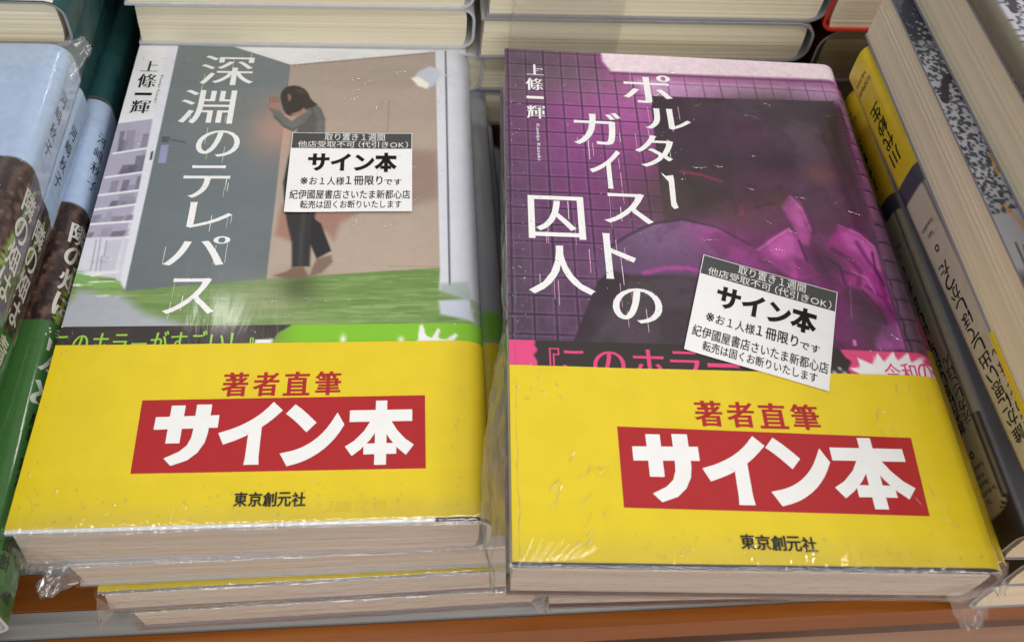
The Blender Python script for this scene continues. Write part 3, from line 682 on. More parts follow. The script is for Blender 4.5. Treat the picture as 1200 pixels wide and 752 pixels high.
def text_pink(M, bk):
    t = [('ポ', 729, 787, 88, 121), ('ル', 755, 809, 128, 152), ('タ', 744, 791, 159, 196), ('ガ', 671, 729, 132, 170), ('イ', 691, 729, 176, 221), ('ス', 707, 764, 227, 262), ('ト', 708, 745, 274, 327), ('の', 718, 776, 338, 379), ('囚', 619, 685, 230, 280), ('人', 619, 696, 288, 345)]
    for ch, *b in t:
        x = box_of(qR, *b); kan = ch in '囚人'
        put_text(M, bk, ch, x, WHITE, 0.08, (0.012, 0.004) if kan else (0.018, -0.004))
        flecks(M, bk, x, [PALE_PINK, WHITE, PALE_PINK], 4, 0.05, ord(ch), drip=10)
        flecks(M, bk, x, [PURPLE_PATCH], 34, 0.10, ord(ch)+1, (0.08, 0.3)); x2 = (x[0]-2, x[1]+3, x[2]-1, x[3]+3); flecks(M, bk, x2, [WHITE], 7, 0.05, ord(ch)+2, (0.08, 0.22))
    b = box_of(qR, 778, 794, 203, 245); V = [(b[0], b[2]), (b[0]+1.5, b[2]+1.5), (b[1]-0.7, b[2]+0.9), (b[1]-0.6, b[2]+3), (b[1]-1.1, b[3]-3), (b[1]-0.6, b[3]-0.6), (b[1]-2.2, b[3]), (b[1]-3.0, b[3]-1.4), (b[1]-2.6, b[2]+4), (b[0]+0.4, b[2]+1.2)]
    rect(M, bk, V[::-1], WHITE, 0.08)
    for ch, *b in [('上', 617, 637, 76, 88), ('條', 616, 637, 92, 106), ('一', 617, 637, 113, 116), ('輝', 617, 639, 124, 139)]:
        put_text(M, bk, ch, box_of(qR, *b), WHITE, 0.08, MINCHO)
    u, v = qR((630, 145)); put_vertical_latin(M, bk, 'Kamijo Kazuki', u, v, 18.0, 1.7, WHITE, 0.08)
def text_inner_pink(M, bk):
    cl = qR((740, 432))[1]
    for ch, x0, x1, y0, y1 in [('『', 644, 656, 408, 445), ('こ', 659, 687, 411, 442), ('の', 695, 733, 412, 444), ('ホ', 741, 780, 410, 446), ('ラ', 786, 821, 412, 446), ('ー', 829, 866, 426, 431)]:
        put_text(M, bk, ch, box_of(qR, x0, x1, y0, y1), PINK_INK, 0.2, (0.014, -0.004), clip_v=cl+ (x0-640)*0.004)
    for ch, x0, x1 in [('令', 1037, 1056), ('和', 1057, 1075), ('の', 1076, 1093)]:
        put_text(M, bk, ch, box_of(qR, x0, x1, 426, 450), PINK_INK, 0.2, (0.012, 0.0), clip_v=qR((1065, 444))[1])
HON = [[(.05, .15), (.975, .15), (.975, .335), (.05, .335)], [(.43, 0), (.6, 0), (.6, 1), (.43, 1)],
       [(.36, .32), (.52, .32), (.47, .45), (.36, .62), (.23, .76), (.105, .86), (0, .715), (.13, .63), (.27, .48)],
       [(.50, .32), (.66, .32), (.75, .47), (.87, .61), (1, .705), (.885, .86), (.76, .75), (.64, .60), (.545, .44)],
       [(.27, .675), (.745, .675), (.745, .84), (.27, .84)]]
SA = [[(0, .20), (1, .185), (1, .395), (0, .41)], [(.22, .01), (.44, .01), (.44, .64), (.22, .64)],
      [(.62, 0), (.86, 0), (.86, .48), (.83, .64), (.74, .80), (.60, .92), (.36, 1.0), (.235, .88), (.45, .78), (.56, .68), (.61, .55), (.62, .42)]]
def strokes(M, bk, st, box, mat, off):
    u0, u1, v0, v1 = box
    for k, p in enumerate(st): rect(M, bk, [(u0+(u1-u0)*a, v0+(v1-v0)*b) for a, b in p][::-1], mat, off+0.008*k)
def band_text(q, head, rc, glyphs, foot, ghost):
    def f(M, bk):
        for ch, b in zip('著者直筆', head): put_text(M, bk, ch, box_of(q, *b), RED, 0.38, (0.032, 0.016))
        rect(M, bk, [q(p) for p in rc][::-1], RED, 0.36)
        for ch, b in zip('イン', glyphs[1:]): put_text(M, bk, ch, box_of(q, *b), WHITE, 0.44, (0.056, 0.052))
        strokes(M, bk, SA, box_of(q, *glyphs[0]), WHITE, 0.44)
        strokes(M, bk, HON, box_of(q, *glyphs[3]), WHITE, 0.44)
        for ch, b in ghost: put_text(M, bk, ch, box_of(q, *b), GHOST, 0.33, (0.03, 0.02))
        for ch, b in zip('東京創元社', foot): put_text(M, bk, ch, box_of(q, *b), INK, 0.5, (0.03, 0.02))
    return f
HL = [(260+i*36.3, 291+i*36.3, 437-i*0.5, 465-i*0.5) for i in range(4)]
GL = [(179, 254, 475, 546), (256, 329, 472, 545), (330, 403, 474, 546), (405, 485, 470, 545)]
FL = [(274+i*17.0, 290.4+i*17.0, 577, 594) for i in range(5)]
HR = [(813+i*37.8, 846+i*37.8, 470+i*1.4, 500+i*1.4) for i in range(4)]
GR = [(743, 821, 509, 589), (823, 901, 511, 592), (899, 975, 514, 594), (974, 1067, 514, 597)]
FR = [(867+i*18.0, 884.6+i*18.0, 626+i*0.9, 644+i*0.9) for i in range(5)]

def sticker(parent, pos, q, corners):
    """the shop's white notice sticker, on the film"""
    P = [np.array(q(p)) for p in corners]; P = [np.array([p[0]-BK.W/2, BK.H/2-p[1]]) for p in P]
    o = P[0]; ex = (P[1]-P[0]+P[2]-P[3])/2; ey = (P[3]-P[0]+P[2]-P[1])/2; w_, h_ = np.hypot(*ex), np.hypot(*ey); ex /= w_; ey /= h_
    ey = np.array([ex[1], -ex[0]]); o = (P[0]+P[1]+P[2]+P[3])/4-ex*w_/2-ey*h_/2
    M = Mesh(); z0 = BK.T+0.72
    nx, ny = 20, 14
    def pt(a, b, dz=0.0):
        a, b = np.asarray(a, float), np.asarray(b, float); p = o+np.multiply.outer(a, ex)+np.multiply.outer(b, ey)
        curl = 0.16*np.sin(a/w_*5+1)*np.sin(b/h_*4) + 0.5*(np.clip(np.abs(a/w_-0.5)*2-0.8, 0, 1)*5)**2*np.clip(np.abs(b/h_-0.5)*2-0.7, 0, 1) + 0.5*np.clip(b/h_-0.9, 0, 1)*np.clip(a/w_-0.3, 0, 1)*4
        return np.concatenate([p, (z0+curl+dz)[..., None]], -1)*MM
    A, B = np.meshgrid(np.linspace(0, w_, nx), np.linspace(0, h_, ny))
    G = pt(A, B); M.grid(G, LABEL_PAPER, None, True)
    rim = np.concatenate([G[0, :-1], G[:-1, -1], G[-1, :0:-1], G[:0:-1, 0]]); rim = np.concatenate([rim, rim[:1]]); low = rim.copy(); low[:, 2] -= 0.12*MM; M.grid(np.stack([rim, low]), LABEL_PAPER, None, False)
    hh = 0.208*h_; A2, B2 = np.meshgrid(np.linspace(0.25, w_-0.25, nx), np.linspace(0.25, hh, 4)); M.grid(pt(A2, B2, 0.05), LABEL_HEAD, None, True)
    def t(txt, x0, x1, y0, y1, mat, bold=(0, 0), dz=0.09):
        x = 0.0; items = []
        for ch in txt:
            V, F = glyph(ch, *bold); wide = 1.0 if ord(ch) > 0x2000 else V[:, 0].max()+0.09
            if ch == '※': V = (V-np.array([0.32, 0.33]))*1.45+np.array([0.5, 0.38])
            if ch in '（）': wide = 0.62; V = V-np.array([0.36 if ch == '（' else 0.0, 0])
            items.append((V+np.array([x, 0]), F)); x += wide
        Aall = np.concatenate([i[0] for i in items]); mn, mx_ = Aall.min(0), Aall.max(0)
        for V, F in items:
            k = (V-mn)/(mx_-mn); M.add(pt((x0+(x1-x0)*k[:, 0])*w_, (y1+(y0-y1)*k[:, 1])*h_, dz), F, mat)
    t('取り置き１週間', 0.27, 0.77, 0.012, 0.106, LABEL_WHITE, (0.004, 0.002)); t('他店受取不可（代引きOK）', 0.055, 0.965, 0.112, 0.200, LABEL_WHITE, (0.004, 0.002))
    t('サイン', 0.15, 0.69, 0.275, 0.505, LABEL_INK, (0.045, 0.04))
    for k, p in enumerate(HON): M.add(pt([(0.69+0.185*a)*w_ for a, b in p], [(0.262+0.25*b)*h_ for a, b in p], 0.09+0.006*k), [tuple(range(len(p)))[::-1]], LABEL_INK)
    t('※お１人様', 0.105, 0.455, 0.578, 0.680, LABEL_INK, (0.008, 0.006)); t('１冊限り', 0.465, 0.76, 0.560, 0.678, LABEL_INK, (0.016, 0.012)); t('です', 0.775, 0.915, 0.600, 0.675, LABEL_INK, (0.016, 0.012))
    t('紀伊國屋書店さいたま新都心店', 0.03, 0.985, 0.738, 0.848, LABEL_INK, (0.008, 0.006)); t('転売は固くお断りいたします', 0.12, 0.915, 0.866, 0.962, LABEL_INK, (0.008, 0.006))
    return M.build('store_sticker', parent)

def place(o, pos): o.location = (pos['x']*MM, pos['y']*MM, pos['z']*MM); o.rotation_euler = (0, 0, pos['rz'])

# grey novel, top of its stack
gb = thing('signed_book', 'shrink-wrapped novel with grey door cover, yellow band and upright white sticker, on the left', 'book', group='signed copies with yellow bands')
place(gb, POSL)
jacket(BK, art_grey, PRINT, RIM_WHITE, text=text_grey, parent=gb)
pages(BK, PAGES_FRONT, gb, inset=0.7, skew=1.5)
vG = qL((300, 381))[1]; vY = qL((320, 402.5))[1]
band(BK, vG, vY+8, 0.12, PRINT, art_inner_green, text_inner_green, 'printed_band', gb, res=0.5)
band(BK, vY, BK.H-1.1, 0.3, YELLOW, None, band_text(qL, HL, [(167, 469.5), (498, 463.5), (499, 549), (153, 555.5)], GL, FL, [(ch, (372+i*21, 391+i*21, 587-i*0.3, 601-i*0.3)) for i, ch in enumerate('リーズ第１作')]), 'yellow_band', gb)
sticker(gb, POSL, qL, [(341, 157.5), (482.5, 157.5), (483.5, 250), (335, 249)])
M = Mesh(); foot_wrap(M, BK, FILM, 15, 0.6, 11); M.build('shrink_wrap', gb); M = Mesh()
crumple(M, (-BK.W/2-0.5, -BK.H/2-0.5, 14), (-BK.W/2+14, -BK.H/2-1.2, 1), (-BK.W/2-1.5, -BK.H/2-2.0, 3), FILM_CRUMPLED, amp=0.8, seed=3); M.build('film_tail', gb); M = Mesh()
ridges(M, BK, FILM_CREASE, [(2, 20, 4, 60, 16, 0.4, 0.5, 4), (60, 110, 6, 40, 18, -0.5, 0.25, 9), (70, 112, 60, 100, 14, -0.6, 0.25, 10), (40, 115, 118, 135, 10, 0.2, 0.4, 5), (3, 20, 90, 120, 10, 0.5, 0.5, 4), (4, 125, 183, 193, 70, 1.4, 0.6, 1.6), (118, 124, 10, 190, 16, 1.5, 0.3, 3), (1, 4, 130, 192, 12, 1.5, 0.4, 2)], 5); M.build('film_creases', gb)

# purple novel, top of its stack
pb = thing('signed_book', 'shrink-wrapped novel with purple tiled cover, yellow band and tilted white sticker, on the right', 'book', group='signed copies with yellow bands')
place(pb, POSR)
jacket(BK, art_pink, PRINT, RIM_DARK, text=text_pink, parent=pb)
pages(BK, PAGES_FRONT, pb, inset=0.7, skew=-1.0)
vG = qR((800, 404))[1]; vY = qR((850, 435))[1]
band(BK, vG, vY+8, 0.12, PRINT, art_inner_pink, text_inner_pink, 'printed_band', pb, res=0.5)
band(BK, vY, BK.H-1.1, 0.3, YELLOW, None, band_text(qR, HR, [(723, 500), (1067, 513.5), (1089, 605), (731, 595)], GR, FR, [(ch, (688+i*15, 701+i*15, 546, 560)) for i, ch in enumerate('ベス')]+[('ズ', (1040, 1060, 645, 660)), ('ー', (1016, 1036, 650, 654)), ('リ', (994, 1012, 644, 659))]), 'yellow_band', pb)
sticker(pb, POSR, qR, [(822, 298.5), (979.5, 344.5), (971.5, 459.5), (803, 411.5)])
M = Mesh()
foot_wrap(M, BK, FILM, 17, 0.6, 23, arc=(1.3, 0.9), streaks=[(2+i*2.1, 1.0+0.3*i, 1.15-0.09*i, 10-0.4*i, 0.45, 0.5) for i in range(8)]+[(90+4*i, 0.6, 1.4, 4, 0.4, 0.4) for i in range(8)]); M.build('shrink_wrap', pb); M = Mesh()
crumple(M, (BK.W/2-12, -BK.H/2-1.2, 9), (BK.W/2+0.5, -BK.H/2-0.6, 14), (BK.W/2-1.5, -BK.H/2-6.5, -2.5), FILM_CRUMPLED, n=15, m_=10, amp=0.9, seed=9); M.build('film_tail', pb); M = Mesh()
# loose fold of film down the fore-edge
vv = np.linspace(6, BK.H+0.5, 110); tt = np.linspace(0, 1, 36); VV, TT = np.meshgrid(vv, tt)
bul = 0.7+6.0*smooth(112, 160, VV)*(1-0.45*smooth(165, 196, VV))+1.5*(fbm(VV*0.06, TT*4, 61)-0.5)*smooth(60, 130, VV)*3
xx = -BK.W/2+1.6-(1.6+bul)*np.sin(TT*math.pi*0.62)*1.05+0.7*np.abs(fbm(VV*0.10+TT*2, TT*9, 62)-0.5)*4*smooth(20, 110, VV)+0.4*(fbm(VV*0.35, TT*5, 64)-0.5)
zz = BK.T+0.55-TT*(BK.T-2)+0.6*(fbm(VV*0.3, TT*4, 63)-0.5)*smooth(0, 0.2, TT)
M.grid(np.stack([xx, BK.H/2-VV, zz], -1)*MM, FILM_CRUMPLED, np.ones(xx.shape+(3,)), True, True); M.build('film_fold', pb); M = Mesh()
ridges(M, BK, FILM_CREASE, [(1, 6, 20, 128, 70, 1.5, 0.9, 1.2), (1, 14, 130, 150, 12, 1.2, 0.5, 3), (3, 26, 168, 192, 16, -0.9, 0.25, 6), (30, 125, 186, 193, 40, 1.4, 0.6, 1.6), (10, 110, 4, 30, 14, 0.2, 0.4, 5), (50, 120, 30, 110, 22, 0.5, 0.4, 8), (100, 128, 120, 190, 16, 1.2, 0.4, 6)], 6); M.build('film_creases', pb)

# copies under them: same jackets with less detail on the hidden front
def plain(base, spine, zones=()):
    def f(S, V):
        c = Canvas(S, V, base); c.mix(smooth(BK.top-1, BK.top+2, S), spine)
        for v0, v1, col in zones: c.mix(((V >= v0) & (V <= v1)).astype(float), col)
        c.grain(0.06, 0.4, 33, 1, 0.15); return c.im
    return f
def lower_copy(label, pos, art, rim, seed, tail=None, yellow_v=126.0, sz=1.0, margin=0.4):
    o = thing('signed_book', label, 'book', group='signed copies with yellow bands'); place(o, pos); o.scale = (1, 1, sz)
    jacket(BK2, art, PRINT, rim, res=3.0, parent=o); pages(BK2, PAGES_FRONT, o, inset=0.7, skew=1.2*(-1)**seed)
    band(BK2, yellow_v, BK2.H-margin, 0.3, YELLOW, None, None, 'yellow_band', o, res=4.0)
    M = Mesh(); foot_wrap(M, BK2, FILM, 9, 0.35, 40+seed*7, nx=200)
    M.build('shrink_wrap', o)
    if tail: M = Mesh(); tail(M); M.build('film_tail', o)
    return o
W2, H2 = BK.W/2, BK.H/2
gart = plain((150, 154, 160), (150, 152, 160), ((112.0, 126.0, (110, 170, 50)),))
gart_w = plain((150, 154, 160), (150, 152, 160), ((112.0, 126.0, (110, 170, 50)), (190.0, 197.0, (228, 230, 234))))  # white zone at the foot paints in film glare, as on the top copy
lower_copy('shrink-wrapped signed copy directly under the grey door novel, crumpled film at its corner',
    dict(x=-31.5, y=205.7, z=-39.0, rz=0.004), gart_w, RIM_WHITE, 1, margin=3.0, tail=lambda M: crumple(M, (-W2-1, -H2+7, 16), (-W2+1.5, -H2-0.5, 5), (-W2-10, -H2-2.5, 6), FILM_CRUMPLED, n=17, m_=11, amp=1.1, seed=21))
lower_copy('shrink-wrapped signed copy third down under the grey novel, its bright yellow band edge showing',
    dict(x=-27.0, y=203.9, z=-56.0, rz=0.010), gart, RIM_GREY, 2, lambda M: crumple(M, (-W2-0.5, -H2-0.5, 15), (-W2+3, -H2-1, 5), (-W2-3.5, -H2-2.5, -5), FILM_CRUMPLED, n=13, m_=10, amp=0.8, seed=22))
lower_copy('shrink-wrapped signed copy lowest in the left stack, resting on the table behind the grey rail',
    dict(x=-21.0, y=203.6, z=-73.0, rz=0.012), gart, RIM_GREY, 3, lambda M: crumple(M, (W2-6, -H2-0.8, 9), (W2-1, -H2-0.8, 16), (W2+1.5, -H2-3.0, 3), FILM_CRUMPLED, n=11, m_=9, amp=0.8, seed=24))
part_art = plain((90, 70, 92), (120, 96, 116), ((112.0, 126.0, (214, 74, 126)),))
lower_copy('shrink-wrapped signed copy just under the purple novel, its yellow spine sticking out on the right',
    dict(x=112.5, y=191.0, z=-19.7, rz=-0.048), part_art, RIM_DARK, 4, sz=1.04, tail=lambda M: crumple(M, (W2-3, -H2-0.8, 7), (W2+0.8, -H2+1, 15), (W2+3.0, -H2-4.0, 3), FILM_CRUMPLED, n=13, m_=10, amp=0.9, seed=25))
for k, (x, y, z, rz) in enumerate([(112, 197, -37.9, -0.03), (114, 200, -55.2, -0.02), (114, 202, -73.0, -0.02)]):
    lower_copy('shrink-wrapped signed copy ' + ('third', 'fourth', 'lowest')[k] + ' of the stack under the purple novel', dict(x=x, y=y, z=z, rz=rz), part_art, RIM_DARK, 5+k, sz=1.04)

# ------------------------------------------------------------------ left: the stack of blue-green paperbacks, spines towards us
BL = Book(128, 186, 22)
def art_field(S, V):
    c = Canvas(S, V, (168, 190, 222))
    c.mix(0.25*fbm(S*0.03, V*0.03, 101)[...], (190, 205, 228))
    hill = 52-7*np.exp(-((S-BL.top-4)/22)**2)*0+4*np.sin(S*0.045+0.4)+1.2*(fbm(S*0.2, V*0.02, 3)-0.5)
    f = smooth(-0.5, 0.5, V-hill)
    c.mix(f, (70, 50, 44)); c.mix(f*smooth(0.5, 0.7, fbm(S*0.9, V*0.5, 104, 5)), (112, 84, 72)); c.mix(f*smooth(0.5, 0.32, fbm(S*0.7+9, V*0.4, 114, 5)), (34, 22, 22))
    fur = np.abs(((S+(V-52)*0.16+1.5*fbm(V*0.1, S*0.05, 115))/5.2) % 1-0.5)*2; c.mix(f*smooth(0.55, 0.95, fur)*0.65, (30, 20, 20)); c.mix(f*smooth(0.35, 0.05, fur)*0.35, (120, 92, 80))
    for k, s0 in enumerate((14, 36, 58, 80, 98, 118, BL.mid-1, BL.mid+13)):
        d = np.abs(S-(s0-(V-52)*(0.16-0.015*(k % 3))+2.4*(fbm(V*0.09, S*0+k, 105)-0.5))); wv = 0.9+0.03*(V-52)
        c.mix(f*(1-smooth(wv*0.4, wv*1.2, d))*smooth(0.36, 0.5, fbm(S*1.1, V*0.9, 106)), (138, 160, 74))
    g = smooth(-0.2, 0.2, V-98.5); c.mix(g, (56, 102, 46)); c.grain(0.05, 0.5, 107)
    return c.im
def spine_text(M, bk, txt, v0, v1, size, mat, ds=0.0, bold=(0, 0), off=0.12, wide=1.0):
    n = len(txt); pitch = (v1-v0)/n
    for i, ch in enumerate(txt):
        h = min(size, pitch*0.92); vc = v0+pitch*(i+0.5)
        if ch in '×・': h *= 0.5
        sm = h*wide
        put_text(M, bk, ch, (bk.mid+ds-sm/2, bk.mid+ds+sm/2, vc-h/2, vc+h/2), mat, off, bold)
FD = [0.0]
def text_field(M, bk):
    spine_text(M, bk, '河﨑秋子', 14, 43, 5.2, INK, -2.2+FD[0], (0.004, -0.008))
    spine_text(M, bk, '隣の畑は', 58, 96, 8.6, SPINE_WHITE, -2.2+FD[0], (0.02, 0.012))
    spine_text(M, bk, '青々と', 99.5, 128, 8.6, SPINE_WHITE, -2.2+FD[0], (0.02, 0.012))
    spine_text(M, bk, '農業', 129.5, 139, 4.2, INK, -3.2+FD[0], (0.02, 0.016)); spine_text(M, bk, '×', 139.5, 143, 5, SPINE_WHITE, -3.2+FD[0], (0.01, 0.01)); spine_text(M, bk, '家族', 143.5, 153, 4.2, INK, -3.2+FD[0], (0.02, 0.016))
    spine_text(M, bk, '人生設計', 156, 175.5, 4.6, INK, -2.2+FD[0], (0.02, 0.016)); spine_text(M, bk, '個人の力強さを描く', 136, 172, 3.2, INK, 4.0+FD[0], (0.0, -0.006))
    put_text(M, bk, 'U-NEXT', (bk.mid+FD[0]-1.5, bk.mid+FD[0]+6.5, 178.8, 182.0), INK, 0.12, (0.012, 0.006)); put_text(M, bk, '◎', (bk.mid+FD[0]-5.4, bk.mid+FD[0]-2.6, 178.8, 182.0), INK, 0.12)
GL_BLUE = 'blue and green farm paperbacks'
def field_book(label, xr, yh, z, rz, full=True, name='farm_paperback'):
    o = thing(name, label, 'book', ((xr-64)*MM, (yh-93)*MM, z*MM), rz, GL_BLUE)
    if full:
        jacket(BL, art_field, PRINT, RIM_WHITE, res=0.45, text=text_field, parent=o); pages(BL, PAGES_FRONT, o)
    return o
f1 = field_book('light blue and green farm paperback topmost in its stack at the left edge', -113.5, 258, 19.5, 0.0)
M = Mesh()
# film over the head corner and the front of the top copy
uu, vv = np.meshgrid(np.linspace(30, BL.mid+6, 170), np.linspace(0.1, 75, 150)); d = 0.13*np.abs(fbm(uu*0.22+vv*0.1, vv*0.22-uu*0.1, 131)-0.5)*2+0.08*np.abs(fbm(uu*0.8, vv*0.25, 132)-0.5)
x_, z_ = BL.prof(uu, 0.3); x_ = x_+d*smooth(BL.top, BL.top+6, uu); z_ = z_+d*(1-smooth(BL.top, BL.top+8, uu))
fd = smooth(75, 45, vv)*smooth(30, 45, uu); fd = fd*(1-0.6*smooth(BL.top-1, BL.top+6, uu)); M.grid(np.stack([x_, BL.H/2-vv, z_], -1)*MM, FILM, fd[..., None]*np.ones(3), True, True); M.build('shrink_wrap', f1); M = Mesh()
crumple(M, (BL.W/2-8, BL.H/2+0.4, 20), (BL.W/2+0.4, BL.H/2-9, 12), (BL.W/2+6.5, BL.H/2+2, 21), FILM_CRUMPLED, n=11, m_=8, amp=0.8, seed=41); M.build('film_tail', f1)
dup_parts = [c for c in f1.children if c.name.split('.')[0] not in ('shrink_wrap', 'film_tail')]
def dup_field(label, xr, yh, z, rz):
    o = field_book(label, xr, yh, z, rz, False)
    for p in dup_parts:
        c = p.copy(); C.objects.link(c); c.parent = o
    return o
    return o
dup_field('light blue and green farm paperback second from the top, mostly hidden spine between its neighbours', -118.6, 265, -2.5, -0.022)
FD[0] = -4.2
field_book('light blue and green farm paperback third from the top, spine touching the grey door novel', -110.8, 274.5, -24.5, 0.032)
for k, (xr, yh, z) in enumerate([(-126, 272, -48.8), (-131, 270, -73)]):
    dup_field('farm paperback '+('fourth from the top', 'lowest')[k]+' in the blue stack, set back from view', xr, yh, z, 0.01*k).scale = (1, 1, 1.098)

# ------------------------------------------------------------------ right: paperbacks stacked head to foot
BR = Book(128, 186, 22)
CREAM_INK = INK_DRY
def art_recipe(S, V):
    """front: dotted stone pattern running into slate, yellow band at the foot; spine: cream label, slate line, yellow head"""
    c = Canvas(S, V, (150, 150, 156)); rs = np.random.default_rng(77)
    c.mix((1-smooth(26, 34, V)), (40, 44, 60)); c.mix(smooth(28, 36, V)*(1-smooth(88, 100, V)), (172, 172, 180))
    for k in range(1750):
        u, v = rs.uniform(0, 30), rs.uniform(18, 101); r = rs.uniform(0.42, 0.85); dx, dy = S-u, V-v; near = (np.abs(dx) < 1.6) & (np.abs(dy) < 1.6)
        if v < 28 and rs.random() < 0.8: continue
        a = rs.uniform(0, 3.1); p, q = dx[near]*math.cos(a)+dy[near]*math.sin(a), -dx[near]*math.sin(a)+dy[near]*math.cos(a)
        al = (1-smooth(r*0.8, r*1.15, np.hypot(p, q*1.25)))[:, None]; g = rs.integers(42, 84); col = np.array((g, g+4, g+16)) if v > 30 else np.array((150, 150, 150))
        c.im[near] = c.im[near]*(1-al)+col*al
    for k in range(130):
        u, v = rs.uniform(0, 30), rs.uniform(0, 32); c.blob((u, v), rs.uniform(0.14, 0.34), ((178, 178, 176), (190, 160, 96))[k % 3 == 0], 0.85)
    c.line([(14, 40), (5, 47), (2, 56)], 2.6, (50, 44, 48)); c.line([(8.5, 78), (7.8, 86)], 1.0, (196, 146, 60), 0.9); c.line([(5, 98), (8, 106), (12, 113)], 0.9, (190, 130, 50), 0.9)
    for k in range(18):
        u, v = rs.uniform(0, 26), rs.uniform(110, 120); c.line([(u, 124), (u+rs.uniform(-3, 3), v)], 0.6, (46, 44, 50), 0.9)
    c.mix(smooth(119, 124, V)*0.8, (60, 58, 64)); c.mix((V > 127).astype(float), (228, 200, 40))
    return c.im
def art_recipe_spine(S, V):
    """same jacket seen from its spine: v runs from the head, which lies towards us"""
    c = Canvas(S, V, (112, 114, 128)); sp = (S > BR.top+4.6).astype(float); c.mix(sp, (62, 54, 52))
    r, lo, hi, v0, v1 = 5.0, BR.mid-8.2, BR.mid+8.2, 9.0, 130.0
    dx = np.maximum(np.maximum(lo+r-S, S-(hi-r)), 0); dy = np.maximum(np.maximum(v0+r-V, 0), 0); d = np.hypot(dx, dy)-r
    c.mix(1-smooth(-0.2, 0.2, d), (206, 198, 176)); c.mix(((np.abs(d+0.9) < 0.25)).astype(float), (60, 52, 50))
    full = sp*(V > 40); c.mix(full, (206, 198, 176)); c.mix(full*(1-smooth(0.2, 0.5, np.abs(S-hi+0.8))), (80, 74, 74)); c.mix(full*(1-smooth(0.2, 0.5, np.abs(S-lo-0.8))), (80, 74, 74))
    c.mix(sp*smooth(122.7, 123.2, V), (70, 70, 84)); c.mix(sp*smooth(130.2, 130.7, V), (226, 196, 30)); c.mix(sp*smooth(0.3, 0.5, np.abs(V-117.2))*0, (0, 0, 0))
    c.grain(0.04, 0.4, 111); return c.im
def text_recipe(M, bk):
    spine_text(M, bk, '誰かに思い出してほしかった', 36, 96, 4.6, CREAM_INK, 1.2, (0.012, 0.004), wide=1.35); spine_text(M, bk, '元カレごはん', 38, 62, 3.6, CREAM_INK, -4.8, (0.004, 0.0), wide=1.1)
    for v in (29, 101): spine_text(M, bk, '○', v-1.3, v+1.3, 2.4, CREAM_INK, 0, (0.05, 0.05))
    for i, t in enumerate(('The', 'Ex-Boyfriend\'s', 'Favorite', 'Recipe', 'Funeral Co')):
        n = len(t); put_text(M, bk, t, (bk.mid-0.42*n, bk.mid+0.42*n, 13+i*2.7, 14.6+i*2.7), CREAM_INK, 0.12)
    for i, t in enumerate(('Kawashiro', 'Saki')): n = len(t); put_text(M, bk, t, (bk.mid-0.42*n, bk.mid+0.42*n, 105.5+(1-i)*3.4, 107.2+(1-i)*3.4), CREAM_INK, 0.12)
    spine_text(M, bk, '川代紗生', 137, 164, 6.2, CREAM_INK, 0, (0.02, 0.012), wide=1.1)
    put_text(M, bk, 'SUNMARK', (bk.mid-5.5, bk.mid+5.5, 173, 175), CREAM_INK, 0.12); put_text(M, bk, 'PUBLISHING', (bk.mid-4.5, bk.mid+4.5, 177, 178.5), CREAM_INK, 0.12)
def recipe_book(label, spine_left, xl, yfar, z, rz=0.0, src=None, page=PAGES_RIGHT):
    o = thing('recipe_paperback', label, 'book', ((xl+64)*MM, (yfar-93)*MM, z*MM), rz+(math.pi if spine_left else 0), 'dotted recipe paperbacks')
    if src:
        for p in src.children:
            c = p.copy(); C.objects.link(c); c.parent = o
    else:
        if spine_left: jacket(BR, art_recipe_spine, PRINT_SATIN, RIM_GREY, res=0.6, text=text_recipe, parent=o)
        else: jacket(BR, art_recipe, PRINT_SATIN, RIM_GREY, res=0.36, parent=o)
        pages(BR, page, o, inset=0.3)
    return o
rA = recipe_book('dim cream-spined recipe paperback beside the purple novel, spine facing left, lowest visible of its stack', True, 182.0, 281, -20.5, -0.03)
rB = recipe_book('yellow-topped cream-spined recipe paperback second up in the right-hand stack, spine well lit', True, 168.0, 261, 23.6, 0.012, rA)
rC = recipe_book('recipe paperback with pale page edges facing left and navy dotted cover, above the cream spines', False, 164.6, 262, 45.7, -0.03)
yb_ = band(BR, 127, 185.8, 0.22, mat_paper('plain_yellow_band', (226, 198, 36), film=0, rough=0.45), None, None, 'yellow_band', rC, res=3.0)
M = Mesh(); M.box((-64.25)*MM, (-63.9)*MM, (93-185.8)*MM, (93-127)*MM, -0.2*MM, 1.6*MM, yb_.data.materials[0]); M.box((-64.25)*MM, (-63.9)*MM, (93-185.8)*MM, (93-127)*MM, 21.1*MM, 22.2*MM, yb_.data.materials[0]); M.build('band_flap', rC)
rD = recipe_book('recipe paperback with pale page edges facing left, under the topmost dotted cover', False, 173.3, 262, 67.8, -0.014, rC)
BE = Book(128, 186, 9, r=3.4, t=0.8)
rE = thing('recipe_paperback', 'thin topmost paperback with plain olive spine and dotted cover at the top right corner', 'book', ((172.5+64)*MM, (262-93)*MM, 89.9*MM), math.pi, 'dotted recipe paperbacks')
def art_top(S, V):
    im = art_recipe(np.where(S < BE.top, BE.top-S, 0), 186-V+8); sp = smooth(BE.top+0.8, BE.top+1.4, S)[..., None]
    return im*(1-sp)+np.array((112, 106, 90))*sp
jacket(BE, art_top, PRINT_SATIN, RIM_GREY, res=0.5, parent=rE); pages(BE, PAGES_RIGHT, rE, inset=0.3)
recipe_book('recipe paperback set back in shadow between the two cream spines of the right-hand stack', False, 189.0, 276, 1.5, -0.02, rC)
for k, (xl, yf, z) in enumerate([(193, 283, -46.8), (194, 284, -73)]):
    recipe_book('recipe paperback '+('second', 'lowest')[k]+' from the bottom of the right-hand stack, behind the purple stack', True, xl, yf, z, 0.0, rA).scale = (1, 1, 1.19)

